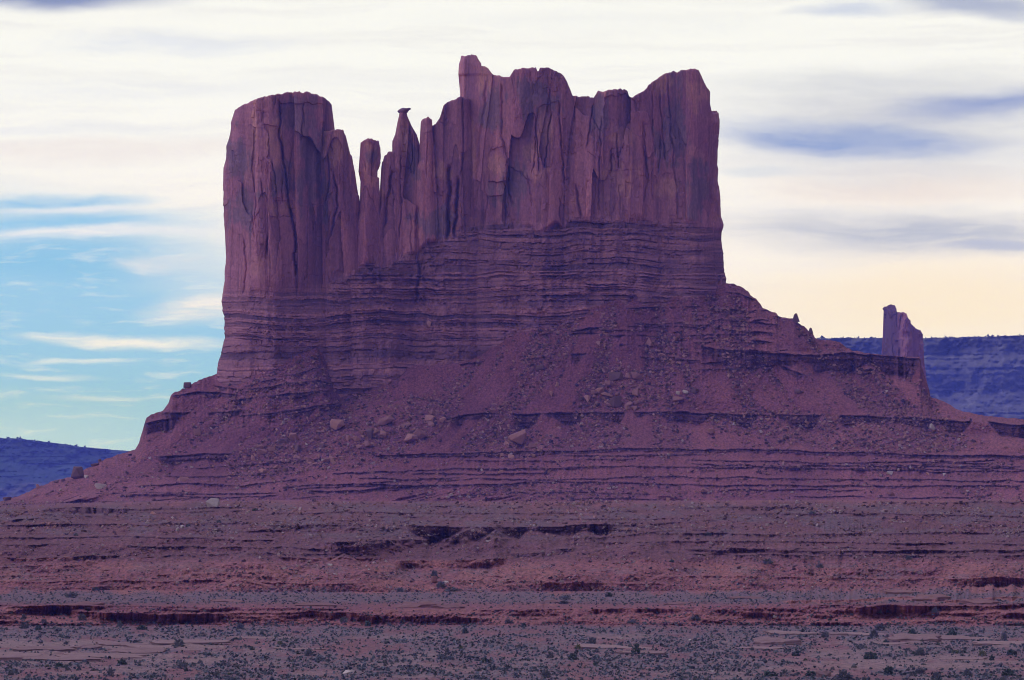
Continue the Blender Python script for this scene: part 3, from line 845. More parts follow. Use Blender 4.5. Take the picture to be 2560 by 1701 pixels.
qv = np.clip(PY-HOR, 8, None)
w = np.where(PY > 1330, (150.0/np.clip(PY-HOR, 60, None))**1.5, 1.0)
w = w*(1+.9*(fbm(PX/120, PY/26, 3, 420)-.5))
LEDGES = [(p, h*(.62 if p[0][1] > 1330 and p[0][1] < 1490 else 1), b*(.55 if 1120 < p[0][1] < 1250 else 1)) for p, h, b in LEDGES]
face = np.zeros_like(PY); recess = np.zeros_like(PY); tread = np.zeros_like(PY)
for li, (pts, hgt, brk) in enumerate(LEDGES):
    xs = np.array([p[0] for p in pts], float); yy = np.array([p[1] for p in pts], float)
    lip = np.interp(COLS, xs, yy)+(vn(COLS/60, COLS*0, 600+li)-.5)*4.5+(vn(COLS/9, COLS*0, 650+li)-.5)*1.4
    ln = xs[-1]-xs[0]
    inx = sst(xs[0]-4, xs[0]+min(30, ln*.15), COLS)*(1-sst(xs[-1]-min(30, ln*.15), xs[-1]+4, COLS))
    nb = fbm(COLS/max(18., hgt*1.3), COLS*0, 3, 700+li)
    hm = hgt*inx*np.clip(1-brk*1.5+brk*2.6*(nb-.22), 0, 1.35)
    a_ = lip[None]; h_ = hm[None]
    on = sst(0, 2.5, h_)
    f = sst(-1.2, 1.2, PY-a_)*(1-sst(-1.5, 1.5, PY-a_-h_))*on
    face = np.maximum(face, f)
    tread = np.maximum(tread, sst(-9, -2, PY-a_)*(1-sst(-1, 1, PY-a_))*on)
    recess = np.maximum(recess, np.exp(-((PY-a_-2.6-h_*.06)/(1.6+h_*.05))**2)*f*np.clip(h_/14, .35, 1.2))
    if brk < .95 and hgt > 15:     # beds inside a tall face
        Lb = PY-a_
        recess = np.maximum(recess, .35*f*(_h(np.floor(Lb/4.5), np.floor(Lb*0+li), 31) > .55)*np.ones_like(PX))
w = w*(1-face*.965)*(1+tread*1.6)
w0_ = w/((1-face*.965)*(1+tread*1.6))
dpy = np.diff(PY, axis=0)
wc = .5*(w[1:]+w[:-1])*dpy
C = np.concatenate([np.zeros((1, NC)), np.cumsum(wc, 0)])          # grows downwards
C0 = np.concatenate([np.zeros((1, NC)), np.cumsum(.5*(w0_[1:]+w0_[:-1])*dpy, 0)])
AN = AN[::-1]                                                       # from the top line down
# keep anchors ordered in every column
for i in range(1, len(AN)):
    rr = np.maximum(AN[i][0], AN[i-1][0]+3.0); AN[i] = (rr, AN[i][1])
def solve(C):
    YY = np.zeros_like(PY)
    CA = []
    for a in AN:
        rows = np.clip(a[0], None, BOT)
        CA.append(np.array([np.interp(rows[j], PY[:, j], C[:, j]) for j in range(NC)]))
    for i in range(len(AN)-1):
        y1, y2 = AN[i][0][None], AN[i+1][0][None]
        m = (PY >= y1) & (PY <= y2) if i else (PY <= y2)
        den = np.maximum(CA[i+1]-CA[i], 1e-6)[None]
        t = np.clip((C-CA[i][None])/den, 0, 1)
        if i == len(AN)-2 or (AN[i+1][0] > BOT).any():
            val = F*31.0/np.clip(PY-HOR, 60, None)
        else:
            val = AN[i][1][None]+(AN[i+1][1]-AN[i][1])[None]*t
        YY = np.where(m, val, YY)
    return YY
def boxx(A, n, axis):
    A = np.moveaxis(A, axis, -1)
    P = np.pad(A, [(0, 0)]*(A.ndim-1)+[(n+1, n)], mode='edge')
    c = np.cumsum(P, -1)
    return np.moveaxis((c[..., 2*n+1:]-c[..., :-2*n-1])/(2*n+1), -1, axis)
YL = solve(C); YB = solve(C0)
Dl = YL-YB
Ds = boxx(boxx(Dl, 30, 1), 30, 1)
near = np.clip(boxx(np.maximum(face, tread), 9, 0)*3.0, 0, 1)
near = boxx(boxx(near, 4, 0), 6, 1)
YY = YB+Ds+(Dl-Ds)*near
# fall lines fan out from the top of the big cone
shear = np.interp(COLS, [-400, 500, 1000, 1400, 1620, 1900, 2200, 2960], [1.2, 1.3, 1.1, .45, 0, -.6, -.9, -.9])[None]
FU = PX+shear*(PY-1000)
talus = (1-sst(1236, 1262, PY))
g1 = fbm(FU/75, PY/420, 3, 430); g2 = fbm(FU/24, PY/160, 3, 431)
gz = talus*sst(0, 30, PY-topy[None])*(1-face*.6)
YY += gz*((g1-.5)*8+(g2-.5)*3.0)
YY += (fbm(PX/7, PY/5, 4, 432)-.5)*np.where(PY < 1255, 1.7, np.where(PY < 1480, 4.0, 5.0))*(1-.6*face)
YY += (fbm(PX/3.2, PY/2.4, 2, 433)-.5)*np.where(PY < 1255, 1.3, np.where(PY < 1480, 1.6, 2.0))
midz = sst(1258, 1275, PY)*(1-sst(1440, 1480, PY))
YY += (fbm(PX/5, PY/4, 3, 438)-.5)*3.0*np.clip(sst(.50, .66, g1*.6+g2*.4)*talus+.5*sst(1130, 1150, PY)*talus, 0, 1)*(1-.6*face)
YY += midz*((fbm(PX/110, PY/60, 4, 434)-.5)*34)
alc = (vn(PX/16, PY/300, 435)-.5)
YY += face*np.where(PY < 1255, 6.0, 3.0)*alc+face*(cells(PX, PY, 11, 9, 436))*np.where(PY < 1255, .9, .4)
YY += sst(1480, 1520, PY)*(1-sst(1640, 1690, PY))*(fbm(PX/160, PY/24, 3, 437)-.5)*26
# low mounds: (cx, cy, rx, ry, metres nearer)
MOUNDS = [(885,1345,150,34,45),(1180,1345,120,26,26),(860,1440,230,55,38),(1600,1402,190,62,22),(1270,1470,110,26,20),(620,1420,200,40,30),(160,1430,180,40,20),
          (2010,1415,60,26,26),(2140,1412,70,26,26),(2320,1412,70,24,22),(1850,1350,130,26,30),(2250,1345,170,30,34),(420,1340,160,28,30),(1480,1300,160,22,26),(2450,1300,140,22,24),(120,1300,130,20,20),(1420,1440,120,30,24),(2480,1430,130,30,26),(1240,1345,70,20,18),(600,1470,180,24,22)]
for cx, cy, rx, ry, dm in MOUNDS:
    e = np.abs(PX-cx)/rx*(1+.25*(vn(PX/30, PY/30, int(cx))-.5))
    roof = cy-ry+2*ry*e                     # cone outline
    inside = sst(-2, 3, PY-roof)*(1-sst(cy+ry*.25, cy+ry+14, PY))*(e < 1)
    YY -= inside*dm*.6*np.clip((1-e), 0, 1)
def no_ceiling(YY, slack):
    q = PY-HOR
    for r in range(NR-2, -1, -1):
        qu, qd = q[r], q[r+1]
        lim = np.where(qu > 2, YY[r+1]*np.maximum(qd, 2)/np.maximum(qu, 2)+slack, 1e9)
        YY[r] = np.minimum(YY[r], lim)
        YY[r] = np.maximum(YY[r], YY[r+1]-slack)
    return YY
YY = no_ceiling(YY, .35)
YY += recess*np.where(PY < 1255, 3.2, np.where(PY < 1400, .8, .5))
# colour fields on the land
rubz = np.clip(sst(.50, .66, g1*.6+g2*.4)*talus, 0, 1)
sagef = sst(1250, 1268, PY)*(1-sst(1330, 1360, PY))*sst(.42, .6, fbm(PX/70, PY/16, 4, 440))*.5
sagef = np.maximum(sagef, sst(1395, 1420, PY)*(1-sst(1440, 1460, PY))*sst(.5, .65, fbm(PX/60, PY/14, 3, 444))*.5)
sagef = np.maximum(sagef, sst(1474, 1484, PY+(fbm(PX/50, PX*0, 3, 445)-.5)*30)*(1-sst(1500, 1515, PY))*.75)
sagef = np.maximum(sagef, sst(1556, 1572, PY)*(.25+.75*sst(.28, .52, fbm(PX/90, PY/20, 4, 441)))*.95)
sagef = sagef*(1-face)
redf = sst(1395, 1420, PY)*(1-sst(1474, 1486, PY+(fbm(PX/50, PX*0, 3, 445)-.5)*30))*(.35+.65*sst(.4, .65, fbm(PX/120, PY/40, 3, 442)))
redf = np.maximum(redf, sst(1520, 1540, PY)*(1-sst(1556, 1570, PY))*.75)
redf = np.maximum(redf, .22*sst(1570, 1600, PY))
redf = np.maximum(redf, face*(PY > 1395)*1.0)
conez = sst(.52, .36, g1*.6+g2*.4)*sst(1035, 1075, PY)*(1-sst(1118, 1132, PY))*(PX > 900)
redf = np.maximum(redf, conez*.45)
palef = sst(.60, .72, fbm(PX/130, PY/11, 4, 443))*sst(1570, 1600, PY)*.6
palef = np.maximum(palef, .9*sst(.0, 10, PY-(1590+.02*PX*0))*(PX < 560)*(1-sst(1650, 1660, PY+(vn(PX/40, PX*0, 9)-.5)*16))*sst(.38, .55, fbm(PX/110, PY/7, 4, 446))*sst(1592, 1606, PY+PX*.03*0))
palef = np.maximum(palef, .8*sst(1630, 1642, PY)*(1-sst(1668, 1680, PY))*(PX > 2050)*sst(.42, .58, fbm(PX/120, PY/9, 4, 447)))
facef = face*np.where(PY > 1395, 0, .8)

X3, Y3, Z3 = px2w(PX, PY, YY)
# the back of the ridge, out of sight: carry the surface on behind the skyline
BK = []
for k_, (dyb, dz) in enumerate([(14, -1.0), (70, -6), (200, -60), (420, -130)]):
    yb = YY[0]+dyb
    inner = (COLS > 556) & (COLS < 1806)
    zb = Z3[0]+np.where(inner, 1.0*min(dyb, 14)*.5, dz)
    zb = np.maximum(zb, -3)
    BK.append(np.stack([X3[0]*(yb/YY[0]), yb, zb], -1))
SPLIT = int(NR*.5)
V = np.stack([X3, Y3, Z3], -1)
back = np.stack(BK[::-1])
full = np.concatenate([back, V])
nb_ = len(BK)
def padf(a): return np.concatenate([np.repeat(a[:1], nb_, 0), a])
tn = (fbm(PX/40, PX*0, 4, 450)-.5)*34
terr = sst(1250, 1268, PY+tn)*(1-sst(1392, 1412, PY))*(.45+.5*fbm(PX/90, PY/18, 3, 449))
terr = np.maximum(terr, .5*sst(1480, 1490, PY)*(1-sst(1505, 1520, PY)))
terr = np.maximum(terr, .35*sst(1560, 1575, PY))
att = {'terrace': padf(terr), 'red': padf(redf), 'face': padf(facef), 'rubble': padf(rubz*.6), 'sage': padf(sagef), 'pale': padf(palef)}
# split into the apron and the plain along the foot of the slope (row index per column is the same number in every column)
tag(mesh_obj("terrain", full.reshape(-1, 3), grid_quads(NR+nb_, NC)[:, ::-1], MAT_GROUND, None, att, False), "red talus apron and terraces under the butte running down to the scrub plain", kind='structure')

# plain carried on around and behind, one broad sheet to the horizon
def sheet():
    xs = np.linspace(-4100, 4100, 41); ys = np.concatenate([np.linspace(-1400, 860, 12), np.linspace(900, 23800, 60)])
    gx, gy = np.meshgrid(xs, ys)
    gz = np.where(gy < 800, (fbm(gx/90, gy/90, 3, 90)-.5)*.6-.4, np.where(np.abs(gx) < .16*gy+40, -5.0, -1.0))
    gz = np.where((np.abs(gx) < 12) & (np.abs(gy) < 12), -2, gz)
    n = gx.size
    z0 = np.zeros(n)
    tag(mesh_obj("ground", np.stack([gx, gy, gz], -1).reshape(-1, 3), grid_quads(len(ys), len(xs)), MAT_GROUND, None,
             {'terrace': z0+.3, 'red': z0+.3, 'face': z0, 'rubble': z0, 'sage': z0+.4, 'pale': z0}), "red desert floor reaching to the horizon", kind='structure')
sheet()

def ground_at(px, py):
    """distance of the land seen along photo direction (px, py)"""
    px = np.atleast_1d(np.asarray(px, float)); py = np.atleast_1d(np.asarray(py, float))
    j = np.clip(np.interp(px, COLS, np.arange(NC)), 0, NC-1.001)
    j0 = j.astype(int)
    r = row_of(j0, py)
    r0 = r.astype(int)
    return np.maximum(np.maximum(YY[r0, j0], YY[r0+1, j0]), 100) if False else .5*(YY[r0, j0]+YY[r0+1, j0+1])
def land(px, py):
    Y = ground_at(px, py)
    return px2w(np.atleast_1d(px), np.atleast_1d(py), Y)

# ------------------------------------------------------------------ far mesas
def mesa(name, x0, x1, rim, Yd, foot, mat, seed, prof, label):
    cols = np.arange(x0, x1, 3.0)
    rx = np.array([p[0] for p in rim], float); ry = np.array([p[1] for p in rim], float)
    rimy = np.interp(cols, rx, ry)+(vn(cols/14, cols*0, seed)-.5)*1.5
    nr = 190
    t = np.linspace(0, 1, nr)
    py = rimy[None]+(foot-rimy[None])*t[:, None]
    px = np.broadcast_to(cols[None], py.shape)
    Y = Yd+2.1*np.interp(py-rimy[None], [q[0] for q in prof], [q[1] for q in prof])
    bed = _h(np.floor((py+(vn(px/150, py/60, seed+1)-.5)*8)/6), py*0, seed+2)-.5
    Y = Y+bed*60*sst(.3, .6, vn(px/120, py/18, seed+3))+(fbm(px/26, py/18, 4, seed+4)-.5)*190+(fbm(px/9, py/7, 3, seed+8)-.5)*60+(fbm(px/70, py/300, 3, seed+5)-.5)*420
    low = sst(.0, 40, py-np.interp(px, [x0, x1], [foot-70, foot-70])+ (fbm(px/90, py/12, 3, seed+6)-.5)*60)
    X, Yv, Z = px2w(px, py, Y)
    bk = []
    for dyb, dz in ((240, 4), (1200, 8), (2400, -30), (2800, -600)):
        yb = Y[0]+dyb
        bk.append(np.stack([X[0]*(yb/Y[0]), yb, np.maximum(Z[0]+dz, -6)], -1))
    full = np.concatenate([np.stack(bk[::-1]), np.stack([X, Yv, Z], -1)])
    lowp = np.concatenate([np.zeros((4, len(cols))), low])
    o = mesh_obj(name, full.reshape(-1, 3), grid_quads(nr+4, len(cols))[:, ::-1], mat, None, {'low': lowp})
    tag(o, label, None, None, 'structure')
    return cols, rimy, Y[0]
rims = []
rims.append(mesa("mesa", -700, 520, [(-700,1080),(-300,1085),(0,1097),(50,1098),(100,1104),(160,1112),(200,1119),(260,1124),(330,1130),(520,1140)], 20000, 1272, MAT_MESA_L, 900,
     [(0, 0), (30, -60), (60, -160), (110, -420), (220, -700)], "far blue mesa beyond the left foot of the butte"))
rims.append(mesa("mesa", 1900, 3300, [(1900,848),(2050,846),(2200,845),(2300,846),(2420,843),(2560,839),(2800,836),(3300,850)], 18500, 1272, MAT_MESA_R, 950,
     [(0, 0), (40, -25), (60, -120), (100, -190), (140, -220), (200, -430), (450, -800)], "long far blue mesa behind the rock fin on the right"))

# rock fin in front of the right mesa
FIN_Y = 8600.0
fin_c = px2w(2255, 950, FIN_Y)
FIN_LOC = (fin_c[0], FIN_Y, fin_c[2])
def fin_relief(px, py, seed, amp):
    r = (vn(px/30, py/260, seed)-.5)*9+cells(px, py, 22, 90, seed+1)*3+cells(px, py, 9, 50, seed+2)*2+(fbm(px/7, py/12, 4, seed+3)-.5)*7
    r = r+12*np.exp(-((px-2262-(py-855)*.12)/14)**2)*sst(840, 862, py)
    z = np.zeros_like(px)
    return r, z+.15, z, sst(2246, 2222, px)*.55, np.clip(-.05+.40*sst(2236, 2256, px)+.1*cells(px, py, 22, 90, seed+1), 0, 1)  # left end darker: stained rock, plus shade put into tone against the left sky
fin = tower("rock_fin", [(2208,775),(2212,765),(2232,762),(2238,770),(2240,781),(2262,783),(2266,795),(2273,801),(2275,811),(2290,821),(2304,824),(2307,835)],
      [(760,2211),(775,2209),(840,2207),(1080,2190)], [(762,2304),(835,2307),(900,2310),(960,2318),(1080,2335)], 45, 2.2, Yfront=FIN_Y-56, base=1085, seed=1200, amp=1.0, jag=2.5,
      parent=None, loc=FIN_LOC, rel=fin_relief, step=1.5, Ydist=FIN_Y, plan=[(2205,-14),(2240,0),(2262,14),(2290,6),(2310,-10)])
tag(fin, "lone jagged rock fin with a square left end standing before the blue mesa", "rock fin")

# ------------------------------------------------------------------ haze: the air between
def box(name, x0, x1, y0, y1, z0, z1):
    v = [(x, y, z) for z in (z0, z1) for y in (y0, y1) for x in (x0, x1)]
    f = [(0, 2, 3, 1), (4, 5, 7, 6), (0, 1, 5, 4), (2, 6, 7, 3), (0, 4, 6, 2), (1, 3, 7, 5)]
    me = bpy.data.meshes.new(name); me.from_pydata(v, [], f); me.update()
    o = bpy.data.objects.new(name, me); COL.objects.link(o)
    return o
HAZE_DENSITY = 4.2e-5
hz = box("haze", -4300, 4300, -1450, 23900, -9, 420)
hm = bpy.data.materials.new("blue_air"); hm.use_nodes = True; hm.node_tree.nodes.clear()
H = NT(hm.node_tree)
pv = H.n('ShaderNodeVolumePrincipled')
pv.inputs['Color'].default_value = (.15, .19, 1.0, 1)
pv.inputs['Absorption Color'].default_value = (1, 1, 1, 1)
pv.inputs['Density'].default_value = HAZE_DENSITY
pv.inputs['Anisotropy'].default_value = 0.0
ho = H.n('ShaderNodeOutputMaterial'); hm.node_tree.links.new(pv.outputs[0], ho.inputs['Volume'])
hz.data.materials.append(hm)
tag(hz, "blue air haze between the viewer and the far mesas", "haze", None, 'stuff')

# ------------------------------------------------------------------ rocks
def hull_mesh(name, seed, mat, n=16, box_=(1, .8, .7), power=.55, smooth=False, cuts=0):
    rr = np.random.default_rng(seed)
    bm = bmesh.new()
    for i in range(n):
        p = rr.normal(0, 1, 3); p /= np.linalg.norm(p)
        p = np.sign(p)*np.abs(p)**power*rr.uniform(.82, 1.08)
        bm.verts.new((p[0]*.5*box_[0], p[1]*.5*box_[1], p[2]*.5*box_[2]))
    res = bmesh.ops.convex_hull(bm, input=bm.verts)
    for e in [e for e in res['geom_interior'] if isinstance(e, bmesh.types.BMVert)]:
        bm.verts.remove(e)
    bmesh.ops.dissolve_limit(bm, angle_limit=math.radians(9), verts=bm.verts, edges=bm.edges)
    bmesh.ops.bevel(bm, geom=list(bm.edges), offset=.014, segments=1, affect='EDGES', clamp_overlap=True)
    me = bpy.data.meshes.new(name); bm.to_mesh(me); bm.free()
    me.materials.append(mat)
    return me
BMESH = [hull_mesh("boulder", 40+i, MAT_BOULDER, n=9+i % 5, box_=(1, .85, [.62, .75, .9, .55][i % 4])) for i in range(10)]
DMESH = [hull_mesh("boulder", 80+i, MAT_DARKBOULDER, n=14+i, box_=(1, .85, [.5, .7, .8][i % 3])) for i in range(4)]
PMESH = [hull_mesh("boulder", 120+i, MAT_PALE, n=10+i, box_=(1, .8, [.6, .5, .75][i % 3])) for i in range(4)]
def knob_mesh():
    bm = bmesh.new()
    for x, y, z in [(-.5,-.4,-.5),(.5,-.35,-.5),(.45,.4,-.5),(-.45,.4,-.5),(-.42,-.2,-.1),(.30,-.25,-.05),(-.34,.2,.05),(.25,.2,0),(-.30,-.1,.30),(.02,-.1,.5),(.16,.1,.42),(-.12,.15,.46),(.22,-.1,.2)]:
        bm.verts.new((x, y, z))
    bmesh.ops.convex_hull(bm, input=bm.verts)
    me = bpy.data.meshes.new("boulder"); bm.to_mesh(me); bm.free(); me.materials.append(MAT_DARKBOULDER)
    return me
KNOB = knob_mesh()
ROUND = hull_mesh("boulder", 71, MAT_DARKBOULDER, n=34, box_=(1, .9, .95), power=1.0)
BOULDERS = []      # (object, px, py, size_px, family)
def boulder(px, py, wpx, hpx=None, fam='red', rot=None, tilt=None, label=None, mesh=None):
    """px, py: the middle of the rock in the photo"""
    hpx = hpx or wpx*.7
    lib = {'red': BMESH, 'dark': DMESH, 'pale': PMESH}[fam]
    me = mesh or random.choice(lib)
    o = bpy.data.objects.new("boulder", me); COL.objects.link(o)
    x, y, z = [float(q[0]) for q in land(px, py+hpx*.42)]
    s_ = y/F
    zz = max(v.co.z for v in me.vertices)*2
    o.scale = (wpx*s_/.93, wpx*s_*random.uniform(.8, 1.1), hpx*s_/zz)
    o.location = (x, y-hpx*s_*.05, z+hpx*s_*.36)
    o.rotation_euler = (random.uniform(-.2, .2) if tilt is None else 0, random.uniform(-.3, .3) if tilt is None else tilt, random.uniform(0, 6.28) if rot is None else rot)
    tag(o, label, "boulder", "boulders fallen on the slopes")
    BOULDERS.append((o, px, py, wpx, fam))
    return o
def shaped(name, pts, thick, mat):
    bm = bmesh.new()
    w_ = max(p[0] for p in pts)-min(p[0] for p in pts); cx = (max(p[0] for p in pts)+min(p[0] for p in pts))/2; cy = (max(p[1] for p in pts)+min(p[1] for p in pts))/2
    for x, y in pts:
        bm.verts.new(((x-cx)/w_, thick*.5, -(y-cy)/w_*.96)); bm.verts.new(((x-cx)/w_*.9+.02, -thick*random.uniform(.25, .5), -(y-cy)/w_*.84))
    bm.verts.new((.08, -thick*.62, .05))
    bmesh.ops.convex_hull(bm, input=bm.verts)
    bmesh.ops.bevel(bm, geom=list(bm.edges), offset=.018, segments=1, affect='EDGES', clamp_overlap=True)
    me = bpy.data.meshes.new(name); bm.to_mesh(me); bm.free(); me.materials.append(mat)
    return me
BIG = shaped("boulder", [(1272,1091),(1278,1085),(1312,1070),(1315,1078),(1312,1096),(1304,1112),(1296,1107),(1276,1100)], .7, MAT_BOULDER)
DIAMOND = shaped("boulder", [(1034,1083),(1044,1068),(1066,1088),(1050,1100),(1040,1098)], .8, MAT_BOULDER)
SQUARE = shaped("boulder", [(826,1054),(830,1046),(856,1048),(861,1062),(840,1076),(828,1068)], .9, MAT_BOULDER)
LONGSL = shaped("boulder", [(942,1060),(950,1046),(975,1035),(988,1046),(960,1062)], .6, MAT_BOULDER)
NAMED = [
 (1293,1091,44,42,'red',0,0,"large smooth pink triangular boulder below the middle ledge, biggest on the slope"),
 (1331,1113,22,17,'red',None,None,"small pale boulder just right of the big triangular one"),
 (1268,1107,16,12,'red',None,None,"small orange boulder touching the left foot of the big triangular one"),
 (843,1061,36,30,'red',0,0,"pale squared boulder on the left talus, top left of the rock pile"),
 (735,1092,26,20,'red',None,None,"rounded red boulder below and left of the pale squared one"),
 (964,1050,46,28,'red',0,0,"long slanted slab boulder in the middle of the left rock pile"),
 (1050,1084,34,32,'red',0,0,"diamond shaped boulder at the right end of the left rock pile"),
 (1028,1098,34,28,'red',None,None,"cracked boulder leaning against the left of the diamond shaped one"),
 (1075,1046,24,22,'red',None,None,"bright upright block above the diamond shaped boulder"),
 (925,1083,28,28,'dark',None,None,"dark upright block in the left rock pile under the slanted slab"),
 (1012,1062,30,14,'red',.4,-.5,"narrow bright sliver of rock tilted up in the left rock pile"),
 (921,1110,22,18,'red',None,None,"small tan block below the dark upright one in the left pile"),
 (1073,810,19,18,'red',None,None,"lone square boulder at the foot of the cliff between the pinnacles and the wall"),
 (1626,854,22,20,'red',None,None,"light square boulder alone near the top of the central cone"),
 (1654,888,17,12,'red',None,None,"orange boulder high in the rockfall stream on the central cone"),
 (1657,902,18,14,'red',None,None,"pale boulder in the rockfall stream just under the orange one"),
 (1696,908,13,10,'red',None,None,"small boulder on the right edge of the rockfall stream"),
 (1539,939,42,22,'dark',.1,.05,"big dark squared block at the head of the boulder field on the cone"),
 (1595,940,38,18,'red',.3,.2,"broad flat slab right of the dark squared block"),
 (1523,960,30,17,'red',None,None,"tan boulder directly below the dark squared block"),
 (1501,976,24,17,'red',None,None,"pointed orange boulder at the left of the boulder field"),
 (1590,980,24,20,'red',None,None,"bright cubic boulder on the right of the boulder field"),
 (1518,986,30,10,'red',.2,.2,"flat orange slab lying in the middle of the boulder field"),
 (1471,996,28,17,'red',None,None,"blocky boulder at the far left foot of the boulder field"),
 (1538,1005,36,27,'dark',None,None,"rounded dark purple boulder at the bottom of the boulder field"),
 (1572,1010,20,13,'red',None,None,"small tan boulder beside the rounded dark one"),
 (1586,1021,18,12,'red',None,None,"small boulder on the lip of the ledge below the boulder field"),
 (1380,984,18,15,'red',None,None,"lone round boulder on the bare slope left of the boulder field"),
 (1350,918,28,12,'dark',.2,-.2,"flat dark boulder lying alone on the upper left of the cone"),
 (1699,1000,36,18,'red',.2,.15,"broad pale block above the ledge on the right of the cone"),
 (1715,979,17,11,'pale',None,None,"small whitish block in the right hand cluster above the ledge"),
 (1738,977,22,12,'dark',None,None,"dark reddish block in the right hand cluster above the ledge"),
 (1694,983,12,12,'pale',None,None,"little pale upright rock in the cluster above the ledge"),
 (1777,1078,24,17,'red',None,None,"boulder in the gully under the ledge right of the centre"),
 (1995,978,20,10,'dark',.2,.2,"dark flat boulder on the red slope under the right cliff band"),
 (2216,977,8,7,'pale',None,None,"tiny white rock on the slope below the square cliff corner"),
 (2332,1068,20,14,'pale',.3,.5,"bright white tilted rock under the ledge at the right"),
 (2362,1084,18,12,'red',.3,.4,"tilted slab just right of the bright white rock"),
 (1278,1142,20,12,'red',None,None,"pale flat boulder on the thin ledge below the big triangular boulder"),
 (1252,1180,14,9,'red',None,None,"small orange boulder lower down below the flat pale one"),
 (1768,1225,32,15,'red',.1,0,"big smooth pink boulder near the foot of the layered slope"),
 (1671,1250,16,14,'red',None,None,"orange block standing at the foot of the layered slope"),
 (2225,1182,18,10,'pale',None,None,"pale rounded boulder on the thin ledges at the right"),
 (2320,1184,12,9,'red',None,None,"small tan boulder on the thin ledges near the right"),
 (2360,1186,10,8,'pale',None,None,"whitish boulder on the thin ledges nearest the right side"),
 (2230,1234,26,10,'red',.2,.3,"tilted red slab at the bottom of the right gully"),
 (194,1182,38,36,'dark',.2,.1,"big dark red boulder on the skyline of the left slope"),
 (215,1192,13,10,'pale',None,None,"small pale rock tucked right of the dark skyline boulder"),
 (255,1213,36,20,'pale',.2,-.25,"whitish slanted boulder on the lower left slope"),
 (238,1162,22,8,'dark',0,-.2,"flat dark rock on the left skyline above the big dark boulder"),
 (250,1152,12,8,'dark',None,None,"small dark rock poking up on the left skyline"),
 (158,1201,12,8,'dark',None,None,"small dark round rock on the skyline left of the big boulder"),
 (141,1204,14,7,'dark',None,None,"low dark rock on the skyline, second left of the big boulder"),
 (98,1216,18,12,'red',None,None,"reddish rock breaking the skyline near the left edge"),
 (18,1247,22,10,'dark',None,None,"dark lump on the skyline at the very left"),
 (469,962,24,14,'dark',.1,0,"dark blocky rock perched on the skyline left of the tower"),
 (493,1078,24,18,'red',.3,-.2,"orange slanted boulder below the hatched corner of the left shoulder"),
 (458,1197,28,16,'red',.3,-.3,"tilted pinkish boulder on the lower left talus"),
 (533,1256,34,26,'pale',.2,-.2,"pale topped dark sided boulder at the foot of the left slope"),
 (385,1283,20,9,'red',None,None,"flat pinkish boulder left of the pale topped one"),
 (635,1145,18,14,'red',None,None,"tan boulder at the left tip of the rubble field"),
 (655,1128,26,18,'red',None,None,"red boulder among the light rocks of the rubble field's left end"),
 (680,1122,24,12,'red',.2,-.2,"bright flat rock at the top of the rubble field's left end"),
 (775,1148,26,14,'red',.2,-.2,"light slab in the rubble field under the rounded red boulder"),
 (800,1140,20,14,'red',None,None,"tan block right of the light slab in the rubble field"),
 (745,1120,22,18,'dark',None,None,"dark block in the rubble field above the light slab"),
 (893,1095,24,14,'red',.1,-.3,"tilted slab left of the dark upright block in the pile"),
 (170,1396,26,10,'red',.1,.1,"long rounded boulder below the ledge at the left, upper of a pair"),
 (224,1407,26,14,'red',.1,.3,"oblong boulder tipped on the slope below the left ledge"),
 (268,1424,22,9,'red',0,0,"flat loaf shaped boulder lowest on the slope under the left ledge"),
 (455,1317,14,9,'pale',None,None,"pale rock right of the grey bush on the left terrace"),
 (444,1323,12,12,'pale',None,None,"whitish upright rock beside the pale one on the left terrace"),
 (1114,1456,16,9,'pale',0,0,"bright white block in the mouth of the dark gully"),
 (1086,1448,26,16,'red',None,None,"red block at the head of the brush in the dark gully"),
 (1223,1352,18,6,'pale',.1,-.2,"flat white slab on the slope inside the upper gully"),
 (712,1420,18,7,'pale',.1,-.4,"long white sliver on the slope left of the gully"),
 (744,1414,9,7,'pale',None,None,"small white cube on the slope left of the gully"),
 (825,1412,14,6,'pale',.1,.1,"white slab on the slope nearest the gully's left side"),
 (838,1436,12,5,'pale',.1,.3,"white sliver below the slab near the gully's left side"),
 (922,1424,9,5,'pale',None,None,"small white block on the gully's left flank"),
 (1556,1594,14,9,'pale',None,None,"rounded cream boulder on the scrub plain in the middle right"),
 (868,1680,26,12,'pale',None,None,"cream boulder group's biggest rock at the bottom, left of the middle"),
 (880,1678,14,9,'pale',None,None,"right hand rock of the cream boulder group at the bottom"),
 (1937,1541,12,8,'pale',None,None,"pale upright rock below the bank right of the middle"),
 (1208,1533,9,6,'red',None,None,"small peach boulder under the bank near the middle"),
 (1253,1670,10,6,'pale',None,None,"small cream rock near the bottom middle of the plain"),
 (1780,1678,14,6,'pale',None,None,"pale flat rock near the bottom, right of the middle"),
 (1724,1600,8,5,'pale',None,None,"tiny cream rock on the plain under the middle bank"),
 (1990,793,17,22,'dark',0,0,"dark knob of rock standing up on the right shoulder's skyline"),
 (2027,826,12,15,'dark',0,0,"small dark knob lower on the right shoulder's skyline"),
]
for nm in NAMED:
    mm = BIG if 'triangular boulder below' in nm[7] else DIAMOND if nm[7].startswith('diamond') else SQUARE if nm[7].startswith('pale squared') else LONGSL if nm[7].startswith('long slanted') else KNOB if 'knob' in nm[7] else ROUND if nm[7].startswith('big dark red boulder') else None
    boulder(nm[0], nm[1], nm[2], nm[3], nm[4], nm[5], nm[6], nm[7], mm)
